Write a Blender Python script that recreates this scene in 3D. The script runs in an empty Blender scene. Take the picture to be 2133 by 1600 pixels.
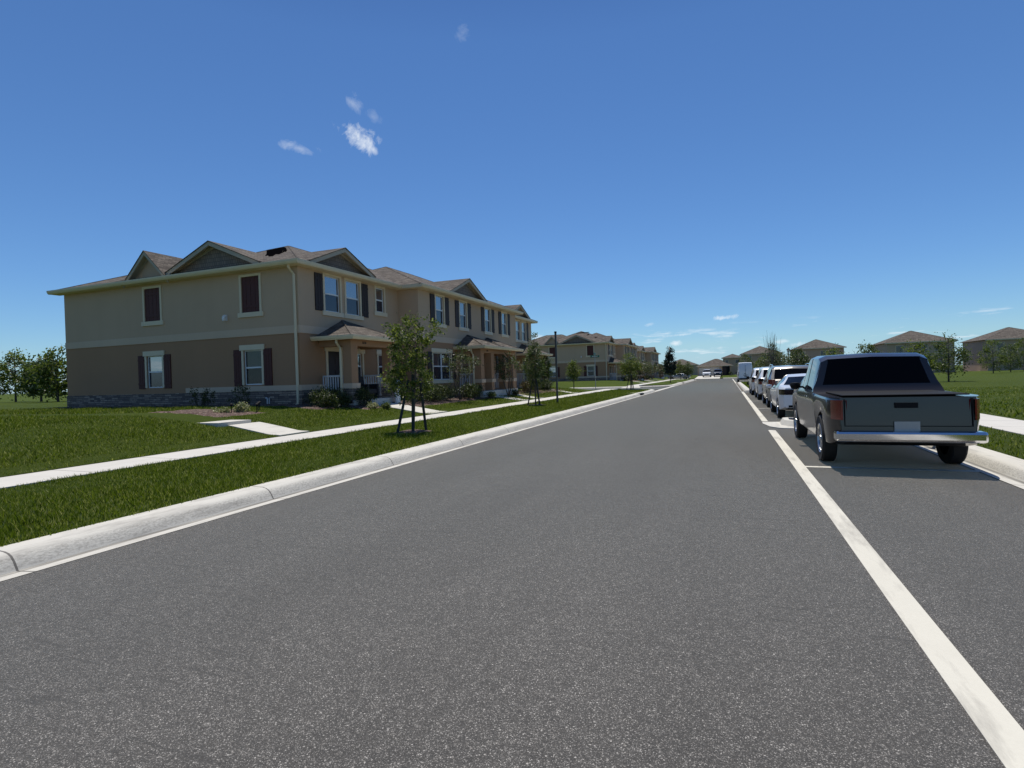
import bpy, math, random
import numpy as np
from mathutils import Vector, Matrix
random.seed(7); RNG = np.random.default_rng(7)
S = bpy.context.scene
COL = S.collection
R = math.radians

# ------------------------------------------------------------------ helpers
class MB:
    """collects boxes, prisms, tubes ... and links them as ONE mesh object"""
    def __init__(s): s.v = []; s.f = []; s.m = []
    def add(s, vs, fs, m=0):
        o = len(s.v); s.v += [tuple(v) for v in vs]
        s.f += [tuple(o + i for i in f) for f in fs]; s.m += [m] * len(fs)
    def quad(s, a, b, c, d, m=0): s.add([a, b, c, d], [(0, 1, 2, 3)], m)
    def box(s, x0, x1, y0, y1, z0, z1, m=0):
        v = [(x, y, z) for z in (z0, z1) for y in (y0, y1) for x in (x0, x1)]
        s.add(v, [(0, 2, 3, 1), (4, 5, 7, 6), (0, 1, 5, 4), (2, 6, 7, 3), (0, 4, 6, 2), (1, 3, 7, 5)], m)
    def prism(s, poly, z0, z1, m=0):
        n = len(poly)
        s.add([(p[0], p[1], z0) for p in poly] + [(p[0], p[1], z1) for p in poly],
              [tuple(range(n))[::-1], tuple(range(n, 2 * n))] + [(i, (i + 1) % n, n + (i + 1) % n, n + i) for i in range(n)], m)
    def tube(s, pts, rad, n=6, m=0, cap=True):
        pts = [Vector(p) for p in pts]
        if not hasattr(rad, '__len__'): rad = [rad] * len(pts)
        o = len(s.v); k = len(pts)
        for i, p in enumerate(pts):
            d = (pts[min(i + 1, k - 1)] - pts[max(i - 1, 0)]).normalized()
            a = d.cross(Vector((0, 0, 1)) if abs(d.z) < .9 else Vector((1, 0, 0))).normalized(); b = d.cross(a)
            for j in range(n):
                t = 2 * math.pi * j / n
                s.v.append(tuple(p + (a * math.cos(t) + b * math.sin(t)) * rad[i]))
        for i in range(k - 1):
            for j in range(n):
                s.f.append((o + i * n + j, o + i * n + (j + 1) % n, o + (i + 1) * n + (j + 1) % n, o + (i + 1) * n + j)); s.m.append(m)
        if cap:
            s.f.append(tuple(o + j for j in range(n))[::-1]); s.m.append(m)
            s.f.append(tuple(o + (k - 1) * n + j for j in range(n))); s.m.append(m)
    def lathe(s, prof, c=(0, 0, 0), n=16, axis='z', m=0):
        o = len(s.v); k = len(prof)
        for r, h in prof:
            for j in range(n):
                t = 2 * math.pi * j / n; p = (r * math.cos(t), r * math.sin(t), h)
                if axis == 'x': p = (h, r * math.cos(t), r * math.sin(t))
                s.v.append((c[0] + p[0], c[1] + p[1], c[2] + p[2]))
        for i in range(k - 1):
            for j in range(n):
                s.f.append((o + i * n + j, o + i * n + (j + 1) % n, o + (i + 1) * n + (j + 1) % n, o + (i + 1) * n + j)); s.m.append(m)
    def build(s, name, mats, parent=None, smooth=False, bevel=0):
        me = bpy.data.meshes.new(name); me.from_pydata(s.v, [], s.f)
        if not isinstance(mats, (list, tuple)): mats = [mats]
        for m in mats: me.materials.append(m)
        if len(mats) > 1: me.polygons.foreach_set('material_index', s.m)
        if smooth: me.polygons.foreach_set('use_smooth', [True] * len(s.f))
        me.update(); o = bpy.data.objects.new(name, me); COL.objects.link(o)
        if parent: o.parent = parent
        if bevel:
            b = o.modifiers.new('b', 'BEVEL'); b.width = bevel; b.segments = 2; b.limit_method = 'ANGLE'
        if smooth == 'auto':
            me.set_sharp_from_angle(angle=R(38))
        return o

def box(name, mat, parent, *a, bevel=0):
    b = MB(); b.box(*a); return b.build(name, mat, parent, bevel=bevel)

def rawmesh(name, verts, faces, mats, parent=None, smooth=False):
    me = bpy.data.meshes.new(name); nv = len(verts); nf, k = faces.shape
    me.vertices.add(nv); me.vertices.foreach_set('co', np.asarray(verts, np.float32).ravel())
    me.loops.add(nf * k); me.loops.foreach_set('vertex_index', faces.astype(np.int32).ravel())
    me.polygons.add(nf); me.polygons.foreach_set('loop_start', np.arange(0, nf * k, k, dtype=np.int32))
    try: me.polygons.foreach_set('loop_total', np.full(nf, k, np.int32))
    except Exception: pass
    for m in (mats if isinstance(mats, (list, tuple)) else [mats]): me.materials.append(m)
    me.update(calc_edges=True); me.validate()
    o = bpy.data.objects.new(name, me); COL.objects.link(o)
    if parent: o.parent = parent
    return o

def tag(o, label, cat, group=None, kind=None):
    o['label'] = label; o['category'] = cat
    if group: o['group'] = group
    if kind: o['kind'] = kind
    return o
def struct(o): o['kind'] = 'structure'; return o
def thing(name, label, cat, loc=(0, 0, 0), rz=0, group=None):
    o = bpy.data.objects.new(name, None); o.empty_display_size = .2; COL.objects.link(o)
    o.location = loc; o.rotation_euler.z = rz
    return tag(o, label, cat, group)
KIDS = {}
def copy_tree(o, parent=None):
    c = o.copy(); COL.objects.link(c)
    if parent: c.parent = parent
    for ch in [x for x in list(COL.objects) if x.parent == o]: copy_tree(ch, c)
    return c

# ------------------------------------------------------------------ materials
def new_mat(name):
    m = bpy.data.materials.new(name); m.use_nodes = True
    nt = m.node_tree; return m, nt, nt.nodes['Principled BSDF']
def N(nt, t, **kw):
    n = nt.nodes.new(t)
    for k, v in kw.items():
        if k in n.inputs: n.inputs[k].default_value = v
        else: setattr(n, k, v)
    return n
def ramp(nt, fac, stops, interp='LINEAR'):
    r = nt.nodes.new('ShaderNodeValToRGB'); r.color_ramp.interpolation = interp
    while len(r.color_ramp.elements) < len(stops): r.color_ramp.elements.new(.5)
    for e, (p, c) in zip(r.color_ramp.elements, stops): e.position = p; e.color = (*c, 1) if len(c) == 3 else c
    nt.links.new(fac, r.inputs[0]); return r.outputs[0]
def objco(nt, scale=(1, 1, 1)):
    t = nt.nodes.new('ShaderNodeTexCoord'); mp = nt.nodes.new('ShaderNodeMapping'); mp.inputs['Scale'].default_value = scale
    nt.links.new(t.outputs['Object'], mp.inputs[0]); return mp.outputs[0]
def noise(nt, vec, scale, detail=3, rough=.55):
    n = N(nt, 'ShaderNodeTexNoise', Scale=scale, Detail=detail, Roughness=rough); nt.links.new(vec, n.inputs['Vector']); return n.outputs['Fac']
def mixc(nt, fac, a, b, mode='MIX'):
    m = nt.nodes.new('ShaderNodeMix'); m.data_type = 'RGBA'; m.blend_type = mode
    for sock, v in ((m.inputs['Factor'], fac), (m.inputs['A'], a), (m.inputs['B'], b)):
        if isinstance(v, bpy.types.NodeSocket): nt.links.new(v, sock)
        elif isinstance(v, (int, float)): sock.default_value = v
        else: sock.default_value = (*v, 1)
    return [o for o in m.outputs if o.type == 'RGBA'][0]
def fm(nt, op, a, b=None, c=None, clamp=False):
    m = nt.nodes.new('ShaderNodeMath'); m.operation = op; m.use_clamp = clamp
    for i, v in enumerate((a, b, c)):
        if v is None: continue
        if isinstance(v, bpy.types.NodeSocket): nt.links.new(v, m.inputs[i])
        else: m.inputs[i].default_value = v
    return m.outputs[0]
def bump(nt, bsdf, h, strength=.3, dist=.02):
    b = N(nt, 'ShaderNodeBump', Strength=strength, Distance=dist); nt.links.new(h, b.inputs['Height']); nt.links.new(b.outputs[0], bsdf.inputs['Normal'])

def plain(name, col, rough=.6, metal=0, var=.12, vs=3., spec=.5, bs=0, bscale=60):
    m, nt, p = new_mat(name); v = objco(nt)
    f = noise(nt, v, vs, 4)
    c = mixc(nt, f, [x * (1 - var) for x in col], [min(1, x * (1 + var)) for x in col])
    nt.links.new(c, p.inputs['Base Color']); p.inputs['Roughness'].default_value = rough; p.inputs['Metallic'].default_value = metal
    p.inputs['Specular IOR Level'].default_value = spec
    if bs: bump(nt, p, noise(nt, v, bscale, 3), bs, .01)
    return m

def stucco(name, col):
    m, nt, p = new_mat(name); v = objco(nt)
    f = noise(nt, v, .5, 5, .6); st = objco(nt, (2.5, 2.5, .25)); g = noise(nt, st, 1.2, 4)
    c = mixc(nt, f, [x * .9 for x in col], [x * 1.08 for x in col]); c = mixc(nt, fm(nt, 'MULTIPLY', g, .16), c, [x * .6 for x in col])
    nt.links.new(c, p.inputs['Base Color']); p.inputs['Roughness'].default_value = .9; p.inputs['Specular IOR Level'].default_value = .2
    bump(nt, p, noise(nt, v, 55, 4, .7), .35, .01); return m

def mat_shingle():
    m, nt, p = new_mat('shingle'); t = nt.nodes.new('ShaderNodeTexCoord'); sx = nt.nodes.new('ShaderNodeSeparateXYZ')
    nt.links.new(t.outputs['Object'], sx.inputs[0])
    u = fm(nt, 'ADD', sx.outputs[0], sx.outputs[1]); w = fm(nt, 'MULTIPLY', sx.outputs[2], 2.6)
    cb = nt.nodes.new('ShaderNodeCombineXYZ'); nt.links.new(u, cb.inputs[0]); nt.links.new(w, cb.inputs[1])
    br = N(nt, 'ShaderNodeTexBrick', Scale=1., **{'Mortar Size': .012, 'Mortar Smooth': .3, 'Bias': 0., 'Brick Width': .34, 'Row Height': .145})
    br.inputs['Color1'].default_value = (.30, .30, .30, 1); br.inputs['Color2'].default_value = (.85, .85, .85, 1); br.inputs['Mortar'].default_value = (.05, .05, .05, 1)
    nt.links.new(cb.outputs[0], br.inputs['Vector'])
    tone = ramp(nt, br.outputs['Color'], [(0, (.03, .026, .023)), (.3, (.075, .063, .053)), (.6, (.135, .115, .095)), (.9, (.23, .195, .16))])
    v = objco(nt); n1 = noise(nt, v, 1.1, 4); c = mixc(nt, n1, tone, mixc(nt, .35, tone, (.155, .130, .105)))
    n2 = noise(nt, v, 90, 2); n3 = noise(nt, objco(nt, (1, 1, 5)), 3.2, 3); c = mixc(nt, .8, c, ramp(nt, n3, [(.3, (.62,) * 3), (.7, (1.3,) * 3)]), 'MULTIPLY'); c = mixc(nt, fm(nt, 'MULTIPLY', n2, .35), c, (.06, .052, .045))
    nt.links.new(c, p.inputs['Base Color']); p.inputs['Roughness'].default_value = .95; p.inputs['Specular IOR Level'].default_value = .15
    bump(nt, p, br.outputs['Fac'], -.4, .02); return m

def mat_stone():
    m, nt, p = new_mat('ledgestone'); t = nt.nodes.new('ShaderNodeTexCoord'); sx = nt.nodes.new('ShaderNodeSeparateXYZ')
    nt.links.new(t.outputs['Object'], sx.inputs[0]); v = objco(nt)
    u = fm(nt, 'ADD', fm(nt, 'ADD', sx.outputs[0], sx.outputs[1]), fm(nt, 'MULTIPLY', noise(nt, v, 2.3, 2), .25))
    w = fm(nt, 'ADD', sx.outputs[2], fm(nt, 'MULTIPLY', noise(nt, v, 5, 2), .035))
    cb = nt.nodes.new('ShaderNodeCombineXYZ'); nt.links.new(u, cb.inputs[0]); nt.links.new(w, cb.inputs[1])
    br = N(nt, 'ShaderNodeTexBrick', Scale=1., **{'Mortar Size': .010, 'Mortar Smooth': .2, 'Brick Width': .42, 'Row Height': .088})
    br.offset = .37; br.squash = .6; br.squash_frequency = 3
    br.inputs['Color1'].default_value = (.1, .1, .1, 1); br.inputs['Color2'].default_value = (.9, .9, .9, 1); br.inputs['Mortar'].default_value = (0, 0, 0, 1)
    nt.links.new(cb.outputs[0], br.inputs['Vector'])
    c = ramp(nt, br.outputs['Color'], [(0, (.02, .018, .017)), (.15, (.13, .10, .085)), (.5, (.36, .27, .20)), (.9, (.66, .50, .37))])
    c = mixc(nt, noise(nt, v, 14, 4), c, (.15, .11, .09))
    nt.links.new(c, p.inputs['Base Color']); p.inputs['Roughness'].default_value = .9
    bump(nt, p, fm(nt, 'ADD', br.outputs['Color'], noise(nt, v, 30, 3)), .9, .03); return m

def mat_shake(col):
    m, nt, p = new_mat('shake_siding'); t = nt.nodes.new('ShaderNodeTexCoord'); sx = nt.nodes.new('ShaderNodeSeparateXYZ')
    nt.links.new(t.outputs['Object'], sx.inputs[0])
    cb = nt.nodes.new('ShaderNodeCombineXYZ'); nt.links.new(fm(nt, 'ADD', sx.outputs[0], sx.outputs[1]), cb.inputs[0]); nt.links.new(sx.outputs[2], cb.inputs[1])
    br = N(nt, 'ShaderNodeTexBrick', Scale=1., **{'Mortar Size': .008, 'Brick Width': .13, 'Row Height': .17})
    br.inputs['Color1'].default_value = (*[x * .85 for x in col], 1); br.inputs['Color2'].default_value = (*[x * 1.12 for x in col], 1); br.inputs['Mortar'].default_value = (*[x * .35 for x in col], 1)
    nt.links.new(cb.outputs[0], br.inputs['Vector']); nt.links.new(br.outputs['Color'], p.inputs['Base Color']); p.inputs['Roughness'].default_value = .8
    bump(nt, p, br.outputs['Fac'], -.5, .01); return m

def mat_asphalt(name='asphalt', base=.062, park=False):
    m, nt, p = new_mat(name); v = objco(nt)
    big = noise(nt, objco(nt, (1, .18, 1)), .9, 5, .6); mid = noise(nt, v, 2.2, 5, .6)
    vo = N(nt, 'ShaderNodeTexVoronoi', Scale=100., Randomness=1.); nt.links.new(v, vo.inputs['Vector'])
    sp = nt.nodes.new('ShaderNodeSeparateColor'); nt.links.new(vo.outputs['Color'], sp.inputs[0])
    vo2 = N(nt, 'ShaderNodeTexVoronoi', Scale=270., Randomness=1.); nt.links.new(v, vo2.inputs['Vector'])
    sp2 = nt.nodes.new('ShaderNodeSeparateColor'); nt.links.new(vo2.outputs['Color'], sp2.inputs[0])
    b = base * .80
    c = ramp(nt, sp2.outputs[0], [(0, (b * .25,) * 3), (.45, (b * .68, b * .67, b * .66)), (.8, (b * 1.3, b * 1.28, b * 1.24)), (.92, (b * 4,) * 3), (1, (b * 8,) * 3)])
    c2 = ramp(nt, sp.outputs[0], [(0, (b * .4,) * 3), (.55, (b * .85, b * .84, b * .82)), (.85, (b * 1.25, b * 1.22, b * 1.2)), (.94, (b * 4.5, b * 4.4, b * 4.2)), (.985, (b * 11, b * 11, b * 11))])
    edge = fm(nt, 'LESS_THAN', vo.outputs['Distance'], .42)
    c = mixc(nt, fm(nt, 'MULTIPLY', edge, .6), c, c2)
    c = mixc(nt, .85, c, ramp(nt, big, [(.3, (.78,) * 3), (.7, (1.18,) * 3)]), 'MULTIPLY')
    c = mixc(nt, .7, c, ramp(nt, mid, [(.3, (.88,) * 3), (.72, (1.1,) * 3)]), 'MULTIPLY')
    gr = noise(nt, v, 16, 5, .75); c = mixc(nt, .9, c, ramp(nt, gr, [(.32, (.70,) * 3), (.5, (1.,) * 3), (.68, (1.38,) * 3)]), 'MULTIPLY')
    # scuff marks: short dark gouges
    g = noise(nt, objco(nt, (1.6, 20, 1)), 1.0, 2, .4); gm = noise(nt, v, .22, 2)
    sc = fm(nt, 'MULTIPLY', fm(nt, 'GREATER_THAN', g, .655), fm(nt, 'GREATER_THAN', gm, .53))
    c = mixc(nt, fm(nt, 'MULTIPLY', sc, .5), c, (b * .4,) * 3)
    od = noise(nt, v, 1.7, 5, .75); oz = noise(nt, objco(nt, (1, .06, 1)), .8, 2)
    oil = fm(nt, 'MULTIPLY', ramp(nt, od, [(.64, (0, 0, 0)), (.76, (1, 1, 1))]), ramp(nt, oz, [(.45, (0, 0, 0)), (.6, (1, 1, 1))])); c = mixc(nt, fm(nt, 'MULTIPLY', oil, .4), c, (b * .4,) * 3)
    nt.links.new(c, p.inputs['Base Color']); c = mixc(nt, 1., c, (1.08, 1., .885), 'MULTIPLY'); nt.links.new(c, p.inputs['Base Color']); p.inputs['Roughness'].default_value = .8; p.inputs['Specular IOR Level'].default_value = .5; p.inputs['Sheen Weight'].default_value = .9; p.inputs['Sheen Roughness'].default_value = .40; p.inputs['Sheen Tint'].default_value = (1, .72, .44, 1)
    bump(nt, p, fm(nt, 'ADD', vo.outputs['Distance'], fm(nt, 'MULTIPLY', vo2.outputs['Distance'], .5)), .5, .006); return m

def mat_concrete(name, col=(.53, .50, .44), joint=None, dirty=.3):
    m, nt, p = new_mat(name); v = objco(nt)
    f = noise(nt, v, 1.3, 6, .65); c = mixc(nt, f, [x * .86 for x in col], [x * 1.08 for x in col])
    g = noise(nt, v, 45, 3); c = mixc(nt, fm(nt, 'MULTIPLY', g, .25), c, [x * .62 for x in col])
    if dirty:
        d = noise(nt, objco(nt, (3, .55, 6)), 1.6, 6, .7)
        c = mixc(nt, fm(nt, 'MULTIPLY', ramp(nt, d, [(.5, (0, 0, 0)), (.72, (1, 1, 1))]), dirty), c, (.17, .155, .135))
    t = nt.nodes.new('ShaderNodeTexCoord'); sx = nt.nodes.new('ShaderNodeSeparateXYZ'); nt.links.new(t.outputs['Object'], sx.inputs[0])
    if name == 'curb_concrete':
        zf = sx.outputs[2]; fl = fm(nt, 'MULTIPLY', fm(nt, 'MULTIPLY', fm(nt, 'SUBTRACT', -.0085, zf), 220, clamp=True), .75); c = mixc(nt, fm(nt, 'MULTIPLY', fl, fm(nt, 'MULTIPLY', noise(nt, objco(nt, (6, .6, 6)), 2.5, 4), 1.8, clamp=True)), c, (.05, .045, .04))
        fc = fm(nt, 'MULTIPLY', fm(nt, 'MULTIPLY', fm(nt, 'SUBTRACT', zf, -.004), 60, clamp=True), fm(nt, 'MULTIPLY', fm(nt, 'SUBTRACT', .125, zf), 40, clamp=True)); pits = ramp(nt, noise(nt, objco(nt, (1, .5, 1.4)), 55, 3, .7), [(.42, (0, 0, 0)), (.62, (1, 1, 1))])
        c = mixc(nt, fm(nt, 'MULTIPLY', fm(nt, 'MULTIPLY', fc, pits), .55), c, (.22, .20, .17))
    if joint:
        for ax, per, w in joint:
            fr = fm(nt, 'FRACT', fm(nt, 'DIVIDE', fm(nt, 'ADD', sx.outputs[ax], fm(nt, 'MULTIPLY', f, .01)), per))
            c = mixc(nt, fm(nt, 'MULTIPLY', fm(nt, 'LESS_THAN', fr, w / per), .8), c, (.05, .045, .04))
    nt.links.new(c, p.inputs['Base Color']); p.inputs['Roughness'].default_value = .85; p.inputs['Specular IOR Level'].default_value = .3
    bump(nt, p, g, .25, .004); return m

def mat_lawn():
    m, nt, p = new_mat('lawn_turf'); v = objco(nt)
    a = noise(nt, v, .35, 4); b = noise(nt, v, 7, 5, .7); d = noise(nt, v, 60, 3, .7)
    c = ramp(nt, a, [(.3, (.052, .080, .004)), (.7, (.086, .112, .009))])
    c = mixc(nt, fm(nt, 'MULTIPLY', b, .6), c, (.016, .033, .005)); c = mixc(nt, fm(nt, 'MULTIPLY', d, .55), c, (.07, .095, .016))
    nt.links.new(c, p.inputs['Base Color']); p.inputs['Roughness'].default_value = .9; p.inputs['Specular IOR Level'].default_value = .1
    bump(nt, p, d, 1, .05); return m

def mat_leaf(name, cols, trans=.3, rough=.5, spec=.35):
    m, nt, p = new_mat(name); g = nt.nodes.new('ShaderNodeNewGeometry')
    n = len(cols); c = ramp(nt, g.outputs['Random Per Island'], [(i / max(1, n - 1), cc) for i, cc in enumerate(cols)])
    nt.links.new(c, p.inputs['Base Color']); p.inputs['Roughness'].default_value = rough; p.inputs['Specular IOR Level'].default_value = spec
    tr = nt.nodes.new('ShaderNodeBsdfTranslucent'); nt.links.new(mixc(nt, .5, c, (.10, .16, .01), 'ADD'), tr.inputs[0])
    mx = nt.nodes.new('ShaderNodeMixShader'); mx.inputs[0].default_value = trans
    nt.links.new(p.outputs[0], mx.inputs[1]); nt.links.new(tr.outputs[0], mx.inputs[2])
    nt.links.new(mx.outputs[0], nt.nodes['Material Output'].inputs['Surface']); return m

def mat_paint(name, col, metal=0., rough=.28):
    m, nt, p = new_mat(name); v = objco(nt); d = noise(nt, v, 3, 5)
    c = mixc(nt, fm(nt, 'MULTIPLY', d, .18), col, [x * .75 + .02 for x in col]); nt.links.new(c, p.inputs['Base Color'])
    p.inputs['Metallic'].default_value = metal; p.inputs['Roughness'].default_value = rough
    p.inputs['Coat Weight'].default_value = .8; p.inputs['Coat Roughness'].default_value = .06; return m

def mat_pane(name, col=(.012, .014, .018), ior=2.0, rough=.04):
    m, nt, p = new_mat(name); p.inputs['Base Color'].default_value = (*col, 1); p.inputs['Roughness'].default_value = rough; p.inputs['IOR'].default_value = ior
    v = objco(nt); bump(nt, p, noise(nt, v, 1.6, 2), .05, .02); return m
def mat_glass(name):
    m, nt, p = new_mat(name); p.inputs['Base Color'].default_value = (.01, .012, .014, 1); p.inputs['Roughness'].default_value = .03; p.inputs['IOR'].default_value = 1.7
    t = nt.nodes.new('ShaderNodeBsdfTransparent'); t.inputs[0].default_value = (.8, .85, .84, 1)
    mx = nt.nodes.new('ShaderNodeMixShader'); mx.inputs[0].default_value = .45
    nt.links.new(t.outputs[0], mx.inputs[1]); nt.links.new(p.outputs[0], mx.inputs[2]); nt.links.new(mx.outputs[0], nt.nodes['Material Output'].inputs['Surface']); return m

def mat_mulch():
    m, nt, p = new_mat('mulch_chips'); v = objco(nt, (1, 1, .5))
    vo = N(nt, 'ShaderNodeTexVoronoi', Scale=28.); nt.links.new(v, vo.inputs['Vector']); sp = nt.nodes.new('ShaderNodeSeparateColor'); nt.links.new(vo.outputs['Color'], sp.inputs[0])
    c = ramp(nt, sp.outputs[0], [(0, (.03, .017, .013)), (.5, (.095, .05, .036)), (.85, (.16, .10, .075)), (1, (.32, .25, .19))])
    nt.links.new(c, p.inputs['Base Color']); p.inputs['Roughness'].default_value = .95; bump(nt, p, sp.outputs[1], 1, .04); return m

M = {}
M['upper'] = stucco('stucco_beige', (.55, .39, .26)); M['lower'] = stucco('stucco_tan', (.385, .225, .128))
M['trim'] = plain('trim_cream', (.70, .58, .40), .7, var=.06); M['gut'] = plain('gutter_cream', (.68, .57, .38), .45, var=.06)
M['band'] = stucco('stucco_band', (.63, .47, .33)); M['rake'] = plain('rake_board_greige', (.40, .355, .27), .7, var=.08)
M['shingle'] = mat_shingle(); M['stone'] = mat_stone(); M['shake'] = mat_shake((.22, .17, .13))
M['under'] = plain('bare_roof_felt', (.0025, .0025, .003), .95, var=.2, spec=.0)
M['shut'] = plain('shutter_brown', (.030, .016, .013), .65, var=.2, vs=8); M['shutw'] = plain('shutter_maroon', (.075, .013, .008), .65, var=.2, vs=8)
M['door'] = plain('door_maroon', (.022, .008, .006), .5, var=.15); M['vinyl'] = plain('vinyl_white', (.72, .72, .70), .4, var=.04)
M['paneU'] = mat_pane('window_glass', (.02, .03, .06), ior=3.6); M['paneL'] = mat_pane('screened_glass', (.010, .014, .030), 1.7, .12); M['glass'] = mat_glass('clear_glass')
M['blind'] = plain('blind_slats', (.66, .66, .62), .6, var=.05); M['curtain'] = plain('dark_curtain', (.10, .10, .08), .9, var=.5, vs=5)
M['rail'] = plain('railing_white', (.66, .66, .66), .5, var=.05); M['wood_num'] = plain('number_bronze', (.02, .014, .01), .5)
M['asphalt'] = mat_asphalt(); M['asphalt2'] = mat_asphalt('parking_asphalt', .060)
M['conc'] = mat_concrete('sidewalk_concrete', (.60, .565, .50), [(1, 1.55, .02)], .12); M['curb'] = mat_concrete('curb_concrete', (.60, .565, .49), [(1, 3.05, .02)], .55)
M['apron'] = mat_concrete('apron_concrete', (.60, .565, .49), None, .3)
M['line'] = mat_concrete('road_paint', (.64, .60, .50), None, .55); M['lawn'] = mat_lawn(); M['mulch'] = mat_mulch()
M['grass'] = mat_leaf('grass_blade', [(.018, .036, .001), (.068, .105, .003), (.115, .155, .006), (.18, .205, .018), (.42, .40, .14)], .35, .6, .12)
M['oak'] = mat_leaf('oak_leaf', [(.020, .034, .006), (.052, .076, .010), (.115, .14, .018), (.24, .25, .06)], .4)
M['lime'] = mat_leaf('light_leaf', [(.035, .055, .014), (.06, .085, .018), (.09, .115, .025), (.16, .17, .06)], .3)
M['myrtle'] = mat_leaf('myrtle_leaf', [(.02, .032, .01), (.045, .065, .016), (.09, .10, .02), (.32, .30, .22)], .25)
M['magnolia'] = mat_leaf('magnolia_leaf', [(.006, .012, .009), (.012, .022, .014), (.022, .035, .02)], .1, .35, .5)
M['hedge'] = mat_leaf('hedge_leaf', [(.010, .018, .007), (.024, .036, .010), (.05, .062, .014), (.10, .11, .03)], .2)
M['redleaf'] = mat_leaf('red_leaf', [(.03, .014, .008), (.07, .028, .012), (.06, .055, .015), (.12, .07, .02)], .25)
M['varieg'] = mat_leaf('variegated_leaf', [(.05, .08, .02), (.14, .16, .05), (.38, .36, .18), (.5, .46, .3)], .3)
M['bark'] = plain('bark', (.10, .078, .062), .95, var=.3, vs=12, bs=.6, bscale=40); M['stake'] = plain('stake_dark_wood', (.028, .034, .030), .9, var=.3, vs=9)
M['twig'] = plain('bare_twig', (.20, .165, .13), .95, var=.25)
M['pole'] = plain('weathered_steel', (.10, .095, .085), .6, .3, var=.2); M['green'] = plain('sign_green', (.008, .13, .075), .5, var=.08); M['white'] = plain('white_sheet', (.75, .75, .74), .5, var=.04)
M['alu'] = plain('sign_aluminium', (.35, .36, .36), .45, .6); M['black'] = plain('black_plastic', (.007, .007, .008), .7, var=.2, spec=.2); M['wick'] = plain('wicker_black', (.009, .008, .009), .7, var=.3, vs=30)
M['tyre'] = plain('tyre_rubber', (.012, .012, .012), .85, var=.2); M['rim'] = plain('alloy_rim', (.42, .43, .44), .3, .85); M['chrome'] = plain('chrome', (.75, .75, .76), .08, 1., var=.03)
M['pwhite'] = mat_paint('paint_white', (.70, .71, .71)); M['psilver'] = mat_paint('paint_champagne', (.20, .185, .165), .5, .3); M['pdark'] = mat_paint('paint_dark_brown', (.020, .015, .014), .3, .3)
M['pnavy'] = mat_paint('paint_navy', (.010, .012, .022), .2); M['pgrey'] = mat_paint('paint_silver_grey', (.42, .43, .44), .4)
M['cglass'] = mat_pane('car_glass', (.004, .004, .005), 1.16, .03); M['csglass'] = mat_pane('car_side_glass', (.01, .014, .018), 2.1, .03)
M['lamp'] = plain('tail_lamp_red', (.17, .006, .008), .15, var=.2, spec=.8); M['dlamp'] = plain('tail_lamp_dark', (.012, .005, .006), .12, var=.2, spec=.8); M['hlamp'] = plain('head_lamp', (.55, .57, .58), .1, var=.1, spec=.9)
M['farwall'] = stucco('far_wall', (.50, .36, .255)); M['garage'] = plain('garage_door', (.55, .50, .43), .6, var=.05)

# ------------------------------------------------------------------ ground, road, kerbs
def lawn_z(x):   # height of the left-hand lawn by distance from the road
    xs = [-200, -60, -40, -17, -15.6, -14, -12.7, -12.1, -11.5, -10.25, -8, -6.44, -5.5]; zs = [.3, .55, .8, .80, .78, .63, .44, .34, .235, .20, .17, .145, .14]
    return float(np.interp(x, xs, zs))
g = MB(); g.quad((-900, -300, -.12), (900, -300, -.12), (900, 1500, -.12), (-900, 1500, -.12)); struct(g.build('ground', M['lawn']))
LE, RE = -5.78, 3.45      # edges of the asphalt
def sheet(name, mat, poly, z):
    b = MB(); b.add([(p[0], p[1], z) for p in poly], [tuple(range(len(poly)))]); return struct(b.build(name, mat))
sheet('road', M['asphalt'], [(LE, -40), (1.1, -40), (1.1, 126), (LE, 126)], 0)
sheet('parking_bay', M['asphalt2'], [(1.1, -40), (RE, -40), (RE, 126), (1.1, 126)], -.003)
sheet('side_street', M['asphalt'], [(-70, 56), (-6.02, 56), (-6.02, 66), (-70, 66)], -.004)
sheet('cross_street', M['asphalt'], [(-90, 126), (90, 126), (90, 134), (-90, 134)], -.002)

def extrude_path(b, path, prof, m=0):
    """path: list of (x,y); prof: list of (d,z), d measured to the LEFT of travel"""
    o = len(b.v); n = len(path); k = len(prof)
    for i, p in enumerate(path):
        a = Vector(path[max(0, i - 1)]); c = Vector(path[min(n - 1, i + 1)]); t = (c - a).normalized(); nl = Vector((-t.y, t.x))
        for d, z in prof: b.v.append((p[0] + nl.x * d, p[1] + nl.y * d, z))
    for i in range(n - 1):
        for j in range(k - 1): b.f.append((o + i * k + j, o + (i + 1) * k + j, o + (i + 1) * k + j + 1, o + i * k + j + 1)); b.m.append(m)
KP = [(0, .004), (.13, -.006), (.235, -.016), (.25, -.012), (.268, .018), (.298, .07), (.332, .108), (.38, .132), (.44, .144), (.64, .152), (.64, -.1)]
def arc(cx, cy, r, a0, a1, n=10): return [(cx + r * math.cos(R(a0 + (a1 - a0) * i / n)), cy + r * math.sin(R(a0 + (a1 - a0) * i / n))) for i in range(n + 1)]
def curb(path, name='curb'):
    b = MB(); extrude_path(b, path, KP); return struct(b.build(name, M['curb'], smooth='auto'))
curb([(LE, y) for y in range(-30, 51)] + arc(LE - 5, 51, 5, 0, 90)[1:] + [(-60, 56)])
curb([(-60, 66)] + arc(LE - 5, 71, 5, -90, 0) + [(LE, y) for y in range(72, 121)] + arc(LE - 5, 121, 5, 0, 90)[1:] + [(-80, 126)])
b = MB(); b.box(LE - .42, LE, 50.6, 71.4, -.08, .006); struct(b.build('valley_gutter', M['apron']))
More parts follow.
